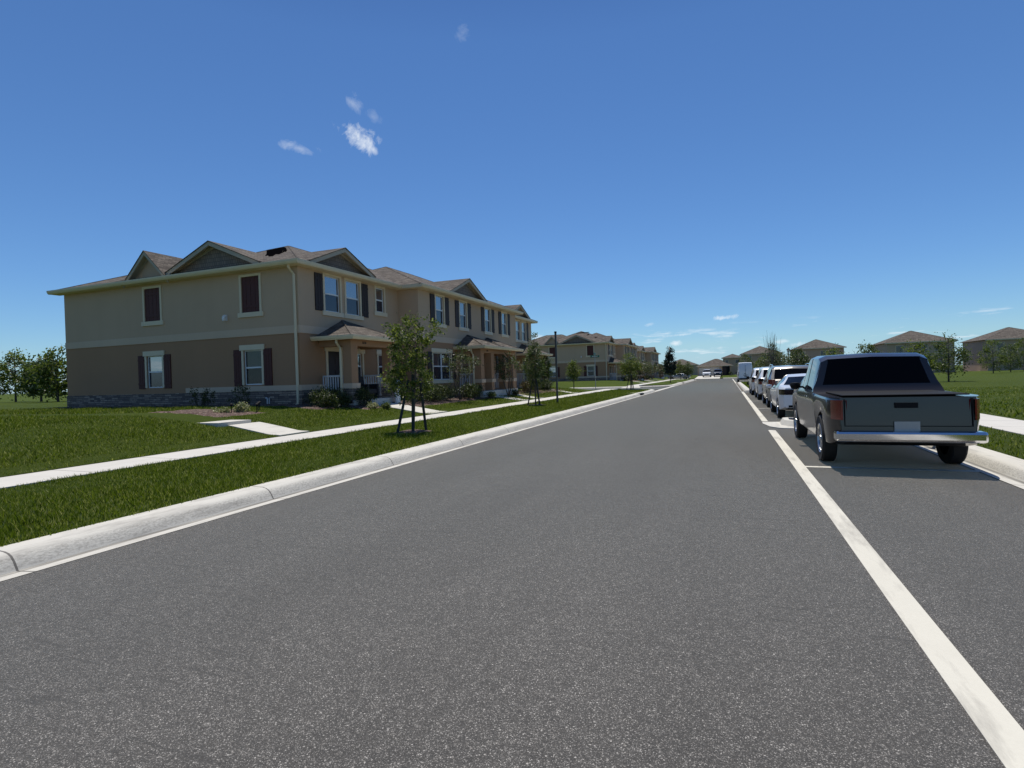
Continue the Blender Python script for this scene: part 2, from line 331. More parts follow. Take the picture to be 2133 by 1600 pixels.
curb([(-80, 134)][::-1] + [(-60, 134)] if False else [(-80, 134), (-30, 134), (-8.2, 134)], 'curb'); curb([(-.8, 134), (80, 134)], 'curb')
def rcurb(path): return curb(path[::-1])
rcurb([(RE, y) for y in range(-30, 47)]); rcurb([(RE, y) for y in range(79, 121)] + arc(RE + 5, 121, 5, 180, 90)[1:] + [(80, 126)])
# grass bulb between the two parking bays
rcurb([(RE, 46.2), (2.2, 46.2)] + arc(1.7, 46.9, .7, -90, -180, 6)[1:] + [(1.0, 48 + i) for i in range(0, 30)] + arc(1.7, 78.2, .7, 180, 90, 6) + [(2.2, 78.9), (RE, 78.9)])
# lawns
def lawn_strip(name, y0, y1, xs, zf, step=1., taper=()):
    b = MB();
    def zt(x, y):
        z = zf(x)
        for ye in taper:
            e = min(1, abs(y - ye) / 7.); e = e * e * (3 - 2 * e); z = .13 + (z - .13) * e
        return z
    ys = np.linspace(y0, y1, max(2, int((y1 - y0) / step) + 1)); k = len(xs)
    for y in ys:
        for x in xs: b.v.append((x, y, zt(x, y) + .012 * math.sin(x * 1.7 + y * .9) * (abs(x + 8.3) < 1.6 or x < -13)))
    for i in range(len(ys) - 1):
        for j in range(k - 1): b.f.append((i * k + j, i * k + j + 1, (i + 1) * k + j + 1, (i + 1) * k + j)); b.m.append(0)
    return struct(b.build(name, M['lawn'], smooth=True))
XV = [-9.93, -9.5, -9, -8.5, -8, -7.5, -7, -6.41]; XL = [-80, -50, -40, -30, -22, -17, -15.6, -14.8, -14, -13.3, -12.7, -12.3, -11.9, -11.12]
lawn_strip('lawn', -30, 51, XV, lawn_z); lawn_strip('lawn', -30, 55.3, XL, lawn_z, taper=(55.3,))
lawn_strip('lawn', 71, 122, XV, lawn_z); lawn_strip('lawn', 66.7, 125.3, XL, lawn_z, taper=(66.7, 125.3))
rl = lambda x: float(np.interp(x, [1.6, 4.0, 5.4, 6.7, 9, 80], [.15, .15, .17, .18, .22, .35]))
XR = [4.08, 4.6, 5.4]; XR2 = [6.7, 7.5, 9, 12, 20, 40, 80]
lawn_strip('lawn', -30, 124, XR, rl); lawn_strip('lawn', -30, 124, XR2, rl); lawn_strip('lawn', 46.7, 78.4, [1.62, 2.5, 3.2, 4.08], rl)
fl = lambda x: .30
b = MB()
for x0, x1 in ((-80, -7), (-1.5, 80)):
    b.quad((x0, 134.6, .14), (x1, 134.6, .14), (x1, 154, .55), (x0, 154, .55)); b.quad((x0, 154, .55), (x1, 154, .55), (x1, 420, .5), (x0, 420, .5))
struct(b.build('lawn', M['lawn']))
b = MB(); b.quad((-7, 133.9, .03), (-1.5, 133.9, .03), (-1.5, 154, .56), (-7, 154, .56)); struct(b.build('driveway', M['apron']))
# pavements
def slab(b, x0, x1, y0, y1, zf, th=.12, lift=.012, n=1):
    for i in range(n):
        xa, xb = x0 + (x1 - x0) * i / n, x0 + (x1 - x0) * (i + 1) / n; za, zb = zf(xa) + lift, zf(xb) + lift
        v = [(xa, y0, za), (xb, y0, zb), (xb, y1, zb), (xa, y1, za), (xa, y0, za - th), (xb, y0, zb - th), (xb, y1, zb - th), (xa, y1, za - th)]
        f = [(0, 1, 2, 3), (0, 4, 5, 1), (2, 6, 7, 3)]
        if i == 0: f.append((0, 3, 7, 4))
        if i == n - 1: f.append((1, 5, 6, 2))
        b.add(v, f)
b = MB(); slab(b, -11.15, -9.9, -30, 54.3, lambda x: .205); struct(b.build('sidewalk', M['conc']))
b = MB(); slab(b, -11.15, -9.9, 68, 123.5, lambda x: .205); struct(b.build('sidewalk', M['conc']))
b = MB(); slab(b, 5.4, 6.7, -30, 122, lambda x: .175); struct(b.build('sidewalk', M['conc']))
b = MB()
b.add([(-11.15, 54.3, .217), (-9.9, 54.3, .217), (-9.3, 57, .01), (-11.6, 57, .01)], [(0, 1, 2, 3)]); b.add([(-11.6, 65, .01), (-9.3, 65, .01), (-9.9, 68, .217), (-11.15, 68, .217)], [(0, 1, 2, 3)])
struct(b.build('kerb_ramp', M['apron']))
b = MB(); slab(b, -13.0, -11.154, 11.60, 12.72, lawn_z, n=14, lift=.03); b.box(-24, -13.0, 11.3, 12.42, .2, .60); b.box(-24, -22.7, 12.42, 17.3, .2, .79); struct(b.build('entry_walk', M['apron']))
b = MB(); slab(b, -14.0, -11.154, 19.75, 21.15, lawn_z, n=14, lift=.03); struct(b.build('entry_walk', M['apron']))
for yy in (31.2, 34.0, 43.0): 
    b = MB(); slab(b, -13.2, -11.154, yy - .55, yy + .55, lawn_z, n=12, lift=.03); struct(b.build('entry_walk', M['apron']))
for yy in (84.5, 94, 97, 106): 
    b = MB(); slab(b, -13.2, -11.154, yy - .55, yy + .55, lawn_z, n=12, lift=.03); struct(b.build('entry_walk', M['apron']))
# road paint
b = MB(); b.box(.99, 1.165, -20, 16.25, .0, .004); b.box(.99, 1.165, 19.0, 46.0, .0, .004); b.box(.99, 1.165, 79, 122, .0, .004)
for y in (25.45, 31.7, 38.0, 44.1): b.box(1.165, RE, y - .06, y + .06, 0, .004)
for y in (10.2, 85.2, 91.4, 97.6, 103.8): b.box(1.165, RE, y - .06, y + .06, 0, .004)
struct(b.build('road_markings', M['line']))
# concrete planter island in the parking lane
t = thing('parking_island', 'kerbed concrete parking island filled with mulch behind the dark pickup', 'traffic island', (1.0, 17.7, 0))
b = MB(); b.prism([(-.02, .95), (-.04, .45), (.10, -.55), (.30, -.95), (.55, -1.05), (2.4, -1.05), (2.4, 1.0), (.9, 1.0)], -.06, .018); b.build('apron', M['apron'], t)
b = MB(); P0 = [(.52, .70), (.50, -.10), (.78, -.66), (2.4, -.66), (2.4, .82), (.65, .82)]; P1 = [(.66, .66), (.64, -.06), (.86, -.52), (2.4, -.52), (2.4, .66), (.75, .66)]
n = len(P0); P0b = [(-.03 + x - .06 if x < 2 else x, y - (.05 if y < 0 else -.05)) for x, y in P0]
b.add([(x, y, .0) for x, y in P0b] + [(x, y, .165) for x, y in P0] + [(x, y, .17) for x, y in P1] + [(x, y, .05) for x, y in P1],
      [(j * n + i, j * n + (i + 1) % n, (j + 1) * n + (i + 1) % n, (j + 1) * n + i) for j in range(3) for i in range(n)]); b.build('kerb_ring', M['apron'], t, bevel=.025)
b = MB(); b.prism(P1, .04, .12); b.build('mulch_fill', M['mulch'], t)
# storm drain mouths in the kerb
for (x, y, lab) in ((-6.13, 42.9, 'dark storm drain opening in the kerb near the street sign'), (-6.13, 86, 'dark storm drain opening in the kerb by the dark magnolia'), (-6.13, 117, 'farthest dark storm drain opening, at the end of the street')):
    t = thing('storm_drain', lab, 'storm drain', (x, y, 0), 0, 'kerb storm drains')
    b = MB(); b.box(-.10, .16, -.75, .75, .012, .125); b.build('opening', M['black'], t)
    b = MB(); b.box(-.85, .02, -1., 1., .1, .162); b.build('cover_slab', M['apron'], t, bevel=.02)

# ------------------------------------------------------------------ townhouse
Y0 = 17.65; XA = -15.8
F_ = [None]
class Fr:   # wall frame: origin, along-wall direction u, outward normal n
    def __init__(s, o, u, n): s.o, s.u, s.n = Vector(o), Vector(u), Vector(n)
    def p(s, u, z, n=0): return tuple(s.o + s.u * u + s.n * n + Vector((0, 0, z)))
    def box(s, b, u0, u1, z0, z1, n0, n1, m=0):
        v = [s.p(u, z, n) for n in (n0, n1) for z in (z0, z1) for u in (u0, u1)]
        b.add(v, [(0, 2, 3, 1), (4, 5, 7, 6), (0, 1, 5, 4), (2, 6, 7, 3), (0, 4, 6, 2), (1, 3, 7, 5)], m)
def wall_holes(b, fr, u0, u1, z0, z1, holes, zsplit, depth=.10):
    us = sorted({u0, u1, *[h[0] for h in holes], *[h[1] for h in holes]}); zs = sorted({z0, z1, zsplit, *[h[2] for h in holes], *[h[3] for h in holes]})
    for i in range(len(us) - 1):
        for j in range(len(zs) - 1):
            uc, zc = (us[i] + us[i + 1]) / 2, (zs[j] + zs[j + 1]) / 2
            if any(h[0] < uc < h[1] and h[2] < zc < h[3] for h in holes): continue
            b.quad(fr.p(us[i], zs[j]), fr.p(us[i + 1], zs[j]), fr.p(us[i + 1], zs[j + 1]), fr.p(us[i], zs[j + 1]), 0 if zc > zsplit else 1)
    for (a, c, d, e) in holes:
        m = 0 if (d + e) / 2 > zsplit else 1
        for q in ((a, d, a, e), (c, d, c, e), (a, d, c, d), (a, e, c, e)):
            b.quad(fr.p(q[0], q[1]), fr.p(q[2], q[3]), fr.p(q[2], q[3], -depth), fr.p(q[0], q[1], -depth), m)
def shutter(par, fr, u0, u1, z0, z1, mat):
    b = MB(); fr.box(b, u0, u1, z0, z1, .004, .03)
    nb = 3; w = (u1 - u0) / nb
    for i in range(nb): fr.box(b, u0 + i * w + .008, u0 + (i + 1) * w - .008, z0 + .01, z1 - .01, .03, .04)
    for zz in (z0 + .18, z1 - .26): fr.box(b, u0 + .01, u1 - .01, zz, zz + .09, .04, .055)
    return b.build('shutter', mat, par)
def window(par, fr, u0, u1, z0, z1, head=False, sill=True, casing=.105, mull=False, blind=False, board=False):
    """opening u0..u1, z0..z1"""
    b = MB(); c = casing; t = .035
    fr.box(b, u0 - c, u0, z0, z1, .003, t); fr.box(b, u1, u1 + c, z0, z1, .003, t)
    if head: fr.box(b, u0 - c - .07, u1 + c + .07, z1, z1 + .22, .003, .06)
    else: fr.box(b, u0 - c, u1 + c, z1, z1 + .10, .003, t)
    if sill: fr.box(b, u0 - c - .09, u1 + c + .09, z0 - .19, z0, .003, .065)
    w = b.build('window', M['trim'], par)
    if board:
        b = MB(); fr.box(b, u0 + .005, u1 - .005, z0 + .005, z1 - .005, -.05, -.02)
        k = 4
        for i in range(k):
            wd = (u1 - u0) / k; fr.box(b, u0 + i * wd + .008, u0 + (i + 1) * wd - .008, z0 + .02, z1 - .02, -.02, -.010)
        for zz in (z0 + .2, z1 - .3): fr.box(b, u0 + .02, u1 - .02, zz, zz + .1, -.010, .006)
        b.build('shutter_panel', M['shutw'], w); return w
    b = MB(); s = .045; zm = z0 + (z1 - z0) * .5
    fr.box(b, u0 + .002, u0 + s, z0 + .002, z1 - .002, -.09, -.05); fr.box(b, u1 - s, u1 - .002, z0 + .002, z1 - .002, -.09, -.05)
    fr.box(b, u0 + s, u1 - s, z1 - s, z1 - .002, -.09, -.05); fr.box(b, u0 + s, u1 - s, z0 + .002, z0 + s, -.09, -.05); fr.box(b, u0 + s, u1 - s, zm - .032, zm + .032, -.088, -.045)
    if mull: um = (u0 + u1) / 2; fr.box(b, um - .05, um + .05, z0 + s, z1 - s, -.087, -.04)
    b.build('sash', M['vinyl'], w)
    pm = (M['glass'], M['glass']) if blind else (M['paneU'], M['paneL'])
    b = MB(); b.quad(fr.p(u0 + .03, zm, -.07), fr.p(u1 - .03, zm, -.07), fr.p(u1 - .03, z1 - .03, -.07), fr.p(u0 + .03, z1 - .03, -.07)); b.build('upper_pane', pm[0], w)
    b = MB(); b.quad(fr.p(u0 + .03, z0 + .03, -.075), fr.p(u1 - .03, z0 + .03, -.075), fr.p(u1 - .03, zm, -.075), fr.p(u0 + .03, zm, -.075)); b.build('lower_pane', pm[1], w)
    if blind:
        b = MB(); n = 30; dz = (z1 - zm - .02) / n
        for i in range(n):
            za = zm + .01 + i * dz; b.quad(fr.p(u0 + .05, za, -.135), fr.p(u1 - .03, za, -.135), fr.p(u1 - .03, za + dz * .92, -.118), fr.p(u0 + .05, za + dz * .92, -.118))
        b.build('blind', M['blind'], w)
        b = MB(); n = 24
        for i in range(n):
            ua = u0 + (u1 - u0) * i / n; ub = u0 + (u1 - u0) * (i + 1) / n; d = .02 * (i % 2)
            b.quad(fr.p(ua, z0, -.17 - d), fr.p(ub, z0, -.19 + d), fr.p(ub, z1, -.19 + d), fr.p(ua, z1, -.17 - d))
        b.build('curtain', M['curtain'], w)
    return w
def door(par, fr, u0, u1, z0, z1):
    b = MB(); c = .12; fr.box(b, u0 - c, u0, z0, z1, .003, .04); fr.box(b, u1, u1 + c, z0, z1, .003, .04); fr.box(b, u0 - c - .06, u1 + c + .06, z1, z1 + .22, .003, .06)
    w = b.build('door_casing', M['trim'], par)
    b = MB(); fr.box(b, u0 + .004, u1 - .004, z0, z1 - .004, -.08, -.045); h = (z1 - z0) / 3; hw = (u1 - u0) / 2
    for i in range(3):
        for j in range(2): fr.box(b, u0 + j * hw + .1, u0 + (j + 1) * hw - .1, z0 + i * h + .12, z0 + (i + 1) * h - .1, -.045, -.032)
    d = b.build('door', M['door'], par)
    b = MB(); b.lathe([(.0, 0), (.035, 0), (.03, .05), (0, .055)], (0, 0, 0), 10, 'x'); q = fr.p(u1 - .08, z0 + 1.0, -.03)
    b2 = MB(); fr.box(b2, u1 - .11, u1 - .05, z0 + .92, z0 + 1.15, -.045, -.0); b2.build('door_handle', M['alu'], d)
def hip(b, x0, x1, y0, y1, ze, s, th=.03, gx=False, m=0):
    """hip roof solid; ridge along the longer side"""
    w, l = x1 - x0, y1 - y0; h = min(w, l) / 2; zr = ze + s * h; xc, yc = (x0 + x1) / 2, (y0 + y1) / 2
    r = [(xc, y0 + h, zr), (xc, y1 - h, zr)] if l >= w else [(x0 + h, yc, zr), (x1 - h, yc, zr)]
    c = [(x0, y0, ze), (x1, y0, ze), (x1, y1, ze), (x0, y1, ze)]; d = [(x, y, z - th) for x, y, z in c]
    v = c + d + r
    if l >= w: f = [(0, 1, 8), (1, 2, 9, 8), (2, 3, 9), (3, 0, 8, 9)]
    else: f = [(3, 0, 8), (0, 1, 9, 8), (1, 2, 9), (2, 3, 8, 9)]
    b.add(v, f + [(0, 4, 5, 1), (1, 5, 6, 2), (2, 6, 7, 3), (3, 7, 4, 0), (4, 7, 6, 5)], m)
    # ridge and hip caps
    for a, k in ((0, 8), (1, 8 if l >= w else 9), (2, 9), (3, 9 if l >= w else 8), (8, 9)):
        p, q = Vector(v[a]), Vector(v[k])
        if (q - p).length > .05: b.tube([p + Vector((0, 0, -.02)), q + Vector((0, 0, -.02))], .05, 6, m)
def gable(par, fr, uc, hw, zb, s, depth, face_n=0., flush_wall=None, small=False):
    """decorative gable on frame fr: clad face, rake boards and its own little roof running back"""
    zt = zb + s * hw; t = .035; ov = .28; EX = .02 if flush_wall else .30
    b = MB(); b.add([fr.p(uc - hw, zb, face_n), fr.p(uc + hw, zb, face_n), fr.p(uc, zt, face_n), fr.p(uc - hw, zb, face_n - .06), fr.p(uc + hw, zb, face_n - .06), fr.p(uc, zt, face_n - .06)],
          [(0, 1, 2), (3, 5, 4), (0, 3, 4, 1)])
    gb = b.build('gable', flush_wall or M['shake'], par)
    b = MB(); E_ = EX; wr = .17
    for sg in (-1, 1):
        a0 = (uc + sg * (hw + E_), zb - s * E_); a1 = (uc, zt)
        for (zo, n0, n1) in ((0, face_n + .02, face_n + ov + .03),):
            v = [fr.p(a0[0], a0[1] - wr + .08, n1), fr.p(a1[0], a1[1] - wr + .08, n1), fr.p(a1[0], a1[1] + .08, n1), fr.p(a0[0], a0[1] + .08, n1)]
            v += [fr.p(a0[0], a0[1] - wr + .08, n0 + .22), fr.p(a1[0], a1[1] - wr + .08, n0 + .22), fr.p(a1[0], a1[1] + .08, n0 + .22), fr.p(a0[0], a0[1] + .08, n0 + .22)]
            b.add(v, [(0, 1, 2, 3), (4, 7, 6, 5), (0, 4, 5, 1), (1, 5, 6, 2), (2, 6, 7, 3), (3, 7, 4, 0)])
            v = [fr.p(a0[0], a0[1] + .01, face_n), fr.p(a1[0], a1[1] + .01, face_n), fr.p(a1[0], a1[1] + .01, face_n + ov), fr.p(a0[0], a0[1] + .01, face_n + ov)]
            b.add(v, [(0, 1, 2, 3)])
    # frieze board against the face
    for sg in (-1, 1):
        a0 = (uc + sg * hw, zb + .0); a1 = (uc, zt)
        v = [fr.p(a0[0], a0[1] - .0, face_n + .025), fr.p(a1[0], a1[1] - .16, face_n + .025), fr.p(a1[0], a1[1], face_n + .025), fr.p(a0[0] , a0[1] + .02, face_n + .025)]
        b.add(v, [(0, 1, 2, 3)])
    b.build('rake_board', M['rake'], gb)
    b = MB()
    for sg in (-1, 1):
        e = hw + E_ + .03
        v = [fr.p(uc + sg * e, zb - s * (E_ + .03) + .085, face_n + ov + .06), fr.p(uc, zt + .085, face_n + ov + .06), fr.p(uc, zt + .085, face_n - depth), fr.p(uc + sg * e, zb - s * (E_ + .03) + .085, face_n - depth)]
        w = [(x, y, z + .03) for x, y, z in v]
        b.add(v + w, [(0, 1, 2, 3), (4, 7, 6, 5), (0, 4, 5, 1), (1, 5, 6, 2), (2, 6, 7, 3), (3, 7, 4, 0)])
    b.build('gable_roof', M['shingle'], gb); return gb
def gutter(par, path, z, name='gutter'):
    b = MB(); extrude_path(b, path, [(.03, z - .01), (.03, z - .17), (-.06, z - .17), (-.10, z - .12), (-.125, z - .06), (-.13, z), (-.115, z), (-.11, z - .05), (-.02, z - .05), (.03, z - .01)]); return b.build(name, M['gut'], par)
def downspout(par, fr, u, ztop, zbot, off=.38):
    b = MB(); w = .05; 
    pts = [fr.p(u - .02, ztop, off - .05), fr.p(u - .02, ztop - .16, off - .05), fr.p(u, ztop - .42, .06), fr.p(u, zbot + .18, .06), fr.p(u, zbot + .08, .10), fr.p(u, zbot + .03, .30)]
    b.tube(pts, .055, 8); return b.build('downspout', M['gut'], par)
def porch(par, x0, x1, y0, y1, apex_dx, cols, zf=.07, ze=2.64, num=None, fr=None, rails=(), hips=None, base='stone'):
    """x0: house wall, x1: gutter line; y0..y1 gutter ends"""
    s = .44
    b = MB()
    for (a, c) in (hips or [(y0, y1)]):
        w = (c - a) / 2; d = x1 - x0
        zr = ze + .06 + s * min(w, d)
        yc = (a + c) / 2
        if w >= d: v = [(x1, a, ze + .06), (x1, c, ze + .06), (x0, a, ze + .06), (x0, c, ze + .06), (x0, a + d, zr), (x0, c - d, zr)]; f = [(0, 1, 5, 4), (2, 0, 4), (1, 3, 5), (0, 2, 3, 1)]
        else: v = [(x1, a, ze + .06), (x1, c, ze + .06), (x0, a, ze + .06), (x0, c, ze + .06), (x1 - w, yc, zr), (x0, yc, zr)]; f = [(0, 1, 4), (2, 0, 4, 5), (1, 3, 5, 4), (0, 2, 3, 1)]
        b.add(v, f)
        for p, q in (((v[0], v[4]), (v[1], v[5] if w >= d else v[4])) + (() if w >= d else ((v[4], v[5]),))): b.tube([p, q], .04, 6)
    pr_ = b.build('porch_roof', M['shingle'], par)
    gutter(par, [(x0 + .01, y0), (x1, y0), (x1, y1), (x0 + .01, y1)], ze + .085, 'porch_gutter')
    b = MB(); b.box(x0 + .01, x1 - .12, y0 + .12, y1 - .12, ze - .05, ze + .02); b.build('porch_ceiling', M['lower'], par)
    b = MB(); xf = x1 - .35; bt = .22; cy0, cy1 = cols[0][0], cols[-1][1]
    b.box(xf - .40, xf, cy0, cy1, ze - bt - .09, ze - .05); b.box(x0 + .01, xf - .40, cy0, cy0 + .40, ze - bt - .09, ze - .05); b.box(x0 + .01, xf - .40, cy1 - .40, cy1, ze - bt - .09, ze - .05)
    b.build('porch_beam', M['lower'], par)
    for (a, c) in cols:
        b = MB(); b.box(xf - .42, xf - .001, a + .001, c - .001, zf + .02, ze - bt - .09); co = b.build('porch_column', M['lower'], par)
        b = MB(); b.box(xf - .48, xf + .06, a - .06, c + .06, .56, .77); b.build('plinth_cap', M['band'], co, bevel=.008)
        if base == 'stone': b = MB(); b.box(xf - .45, xf + .03, a - .03, c + .03, -.05, .56); b.build('plinth', M['stone'], co)
    b = MB(); b.box(x0 + .01, xf + .12, y0 + .35, y1 - .35, -.35, zf); b.build('porch_floor', M['apron'], par, bevel=.01)
    for (ax, p, q0, q1) in rails:
        b = MB(); n = max(2, int(abs(q1 - q0) / .115))
        if ax == 'x': 
            b.box(q0, q1, p - .03, p + .03, zf + .98, zf + 1.05); b.box(q0, q1, p - .02, p + .02, zf + .10, zf + .15)
            for i in range(n + 1): x = q0 + (q1 - q0) * i / n; b.box(x - .018, x + .018, p - .018, p + .018, zf + .12, zf + 1.0)
        else:
            b.box(p - .03, p + .03, q0, q1, zf + .98, zf + 1.05); b.box(p - .02, p + .02, q0, q1, zf + .10, zf + .15)
            for i in range(n + 1): y = q0 + (q1 - q0) * i / n; b.box(p - .018, p + .018, y - .018, y + .018, zf + .12, zf + 1.0)
        b.build('railing', M['rail'], par)
def number(par, txt, x, y, z, size=.15):
    c = bpy.data.curves.new('house_number', 'FONT'); c.body = txt; c.size = size; c.extrude = .008; c.align_x = 'CENTER'
    t = bpy.data.objects.new('tmp', c); COL.objects.link(t); dg = bpy.context.evaluated_depsgraph_get(); me = bpy.data.meshes.new_from_object(t.evaluated_get(dg)); bpy.data.objects.remove(t)
    me.transform(Matrix.Translation((x, y, z)) @ Matrix.Rotation(R(90), 4, 'Z') @ Matrix.Rotation(R(90), 4, 'X')); me.materials.clear(); me.materials.append(M['wood_num'])
    o = bpy.data.objects.new('house_number', me); COL.objects.link(o); o.parent = par

def townhouse(label, patch=True):
    T = thing('townhouse_row', label, 'townhouse', (XA, Y0, .8), 0, 'rows of two storey townhouses')
    H = 5.5; LEN = 28.3; DEP = 9.9; yB0, yB1, xB = 7.22, 21.23, 1.2; yC = LEN
    front = lambda x, y: Fr((x, y, 0), (0, 1, 0), (1, 0, 0)); side = Fr((0, 0, 0), (1, 0, 0), (0, -1, 0))
    fA, fB = front(0, 0), front(xB, 0)
    ZW = (3.86, 5.38)
    # (u0,u1) openings
    winA = [(1.56, 2.56), (2.98, 3.98)]; small = (5.26, 5.94)
    winB = [(9.02, 9.94), (11.93, 12.85)]; winB = winB + [(28.45 - b_, 28.45 - a_) for a_, b_ in reversed(winB)]
    winC = [(28.4 - b_, 28.4 - a_) for a_, b_ in winA[::-1]]; smallC = (28.4 - small[1], 28.4 - small[0])
    dA = (1.62, 2.50, .08, 2.16); lw1 = (3.28, 4.02, .95, 2.12); lw2 = (5.30, 5.88, .95, 2.12)
    dC = (28.4 - 2.50, 28.4 - 1.62, .08, 2.16); lwC = (28.4 - 5.88, 28.4 - 5.30, .95, 2.12)
    dw = (8.56, 10.60, .80, 2.28); dB1 = (12.02, 12.90, .06, 2.16); dB2 = (28.45 - 12.90, 28.45 - 12.02, .06, 2.16); dw2 = (28.45 - 10.60, 28.45 - 8.56, .80, 2.28)
    sU = (-2.95, -1.98, 3.82, 5.30); sL = (-2.95, -1.98, .82, 2.26); s2U = (-8.75, -7.75, 3.82, 5.30); s2L = (-8.75, -7.75, .82, 2.26); sD = (-7.6, -6.7, .05, 2.1)
    b = MB(); zs = 2.98
    wall_holes(b, fA, 0, yB0, -.3, H, [(*w, *ZW) for w in winA] + [(*small, 4.2, 5.38), dA, lw1, lw2], zs)
    wall_holes(b, fB, yB0, yB1, -.3, H, [(*w, *ZW) for w in winB] + [dw, dB1, dB2, dw2], zs)
    wall_holes(b, front(0, 0), yB1, yC, -.3, H, [(*w, *ZW) for w in winC] + [(*smallC, 4.2, 5.38), dC, lwC], zs)
    wall_holes(b, side, -14.4, 0, -.3, H, [sU, sL, s2U, s2L], zs)
    for (y, n) in ((yB0, -1), (yB1, 1)): b.quad((0, y, -.3), (xB, y, -.3), (xB, y, zs), (0, y, zs), 1); b.quad((0, y, zs), (xB, y, zs), (xB, y, H), (0, y, H), 0)
    for q in (((0, yC), (-DEP, yC)), ((-DEP, yC), (-DEP, 8)), ((-DEP, 8), (-14.4, 8)), ((-14.4, 8), (-14.4, 0))):
        (xa, ya), (xb, yb) = q; b.quad((xa, ya, -.3), (xb, yb, -.3), (xb, yb, zs), (xa, ya, zs), 1); b.quad((xa, ya, zs), (xb, yb, zs), (xb, yb, H), (xa, ya, H), 0)
    b.build('wall', [M['upper'], M['lower']], T)
    # trim bands (proud of the wall)
    b = MB()
    def bandrun(z0, z1, t, runs):
        for fr, u0, u1 in runs: fr.box(b, u0, u1, z0, z1, .002, t)
    bandrun(2.84, 3.15, .03, [(fA, -.03, yB0 - .001), (fB, yB0 - .03, yB1 + .03), (front(0, 0), yB1 + .001, yC + .03), (side, -14.4, 0)])
    Fr((0, yB0, 0), (1, 0, 0), (0, -1, 0)).box(b, .03, xB, 2.84, 3.15, .002, .03)
    bandrun(.55, .765, .065, [(fA, -.065, dA[0] - .18), (fA, dA[1] + .18, yB0 - .001), (side, -6.3, 0)])
    b.build('trim_band', M['band'], T)
    for run in ((fA, -.05, dA[0] - .18), (fA, dA[1] + .18, yB0 - .002), (side, -14.4, .0), (front(0, 0), yB1 + .002, yC)):
        b = MB(); bandrun(-.3, .55, .05, [run]); b.build('stone_base', M['stone'], T)
    # openings
    for i, (a, c) in enumerate(winA): window(T, fA, a, c, *ZW)
    window(T, fA, small[0], small[1], 4.2, 5.38)
    for a, c in winC: window(T, fA, a, c, *ZW)
    window(T, fA, smallC[0], smallC[1], 4.2, 5.38)
    for a, c in winB: window(T, fB, a, c, *ZW)
    window(T, fA, lw1[0], lw1[1], lw1[2], lw1[3], head=True); window(T, fA, lw2[0], lw2[1], lw2[2], lw2[3], head=True); window(T, fA, lwC[0], lwC[1], lwC[2], lwC[3], head=True)
    for q in (dw, dw2): window(T, fB, *q, head=True, mull=True)
    window(T, side, *sU, board=True); window(T, side, *sL, head=True, sill=False, blind=True); window(T, side, *s2U, board=True); window(T, side, *s2L, head=True, sill=False)
    for q in (dA, dC): door(T, fA, *q)
    for q in (dB1, dB2): door(T, fB, *q)
    for fr, u0, u1 in ((fA, .95, 1.43), (fA, 4.12, 4.60), (fA, 28.4 - 1.43, 28.4 - .95), (fA, 28.4 - 4.60, 28.4 - 4.12)): shutter(T, fr, u0, u1, 3.84, 5.40, M['shut'])
    for a, c in winB: shutter(T, fB, a - .60, a - .115, 3.84, 5.40, M['shut']); shutter(T, fB, c + .115, c + .60, 3.84, 5.40, M['shut'])
    for q in (dw, dw2): shutter(T, fB, q[0] - .58, q[0] - .12, .80, 2.30, M['shut']); shutter(T, fB, q[1] + .12, q[1] + .58, .80, 2.30, M['shut'])
    for q in (sL, s2L): shutter(T, side, q[0] - .54, q[0] - .115, .78, 2.30, M['shutw']); shutter(T, side, q[1] + .115, q[1] + .54, .78, 2.30, M['shutw'])
    # roof
    ze = 5.67; s = .41; ov = .4
    b = MB()
    hip(b, -DEP - ov, ov, -ov, LEN + ov, ze, s); hip(b, -DEP - ov + .15, xB + ov, yB0 - ov, yB1 + ov, ze + .004, s); hip(b, -14.4 - ov, -3.5, -ov + .05, 8 + ov, ze - .006, s)
    rf = b.build('roof', M['shingle'], T)
    if patch:
        b = MB()
        for poly in ([(-5.9, 4.45), (-5.25, 4.90), (-4.5, 4.28), (-3.2, 2.95), (-2.75, 2.38), (-3.6, 3.1), (-3.1, 2.45), (-2.72, 1.9), (-3.3, 2.2), (-3.5, 1.9), (-4.1, 2.6)],
                     [(-4.65, 3.3), (-4.99, 3.84), (-4.2, 3.4), (-3.2, 2.3), (-2.6, 1.45), (-2.9, 1.5), (-3.42, 2.0)], [(-2.6, 1.78), (-3.3, 2.62), (-3.1, 2.79), (-2.85, 2.3)]):
            zz = [ze + s * (y + ov) for x, y in poly]; n = len(poly)
            dd = random.uniform(.012, .03)
            b.add([(x, y, z + dd) for (x, y), z in zip(poly, zz)] + [(x, y, z - .01) for (x, y), z in zip(poly, zz)], [tuple(range(n)), *[(i, (i + 1) % n, n + (i + 1) % n, n + i) for i in range(n)]])
        b.build('bare_patch', M['under'], rf)
    else:
        b = MB()
        for (x0, x1, y0, y1) in ((-5.6, -3.4, 4.0, 4.35), (-3.7, -3.4, 2.9, 3.6), (-2.2, -1.9, 1.5, 1.9)):
            zz = lambda y: ze + s * (y + ov) + .03
            b.add([(x0, y0, zz(y0)), (x1, y0, zz(y0)), (x1 - .2, y1, zz(y1)), (x0 + .4, y1, zz(y1))], [(0, 1, 2, 3)])
        b.build('bare_patch', M['under'], rf)
    b = MB()
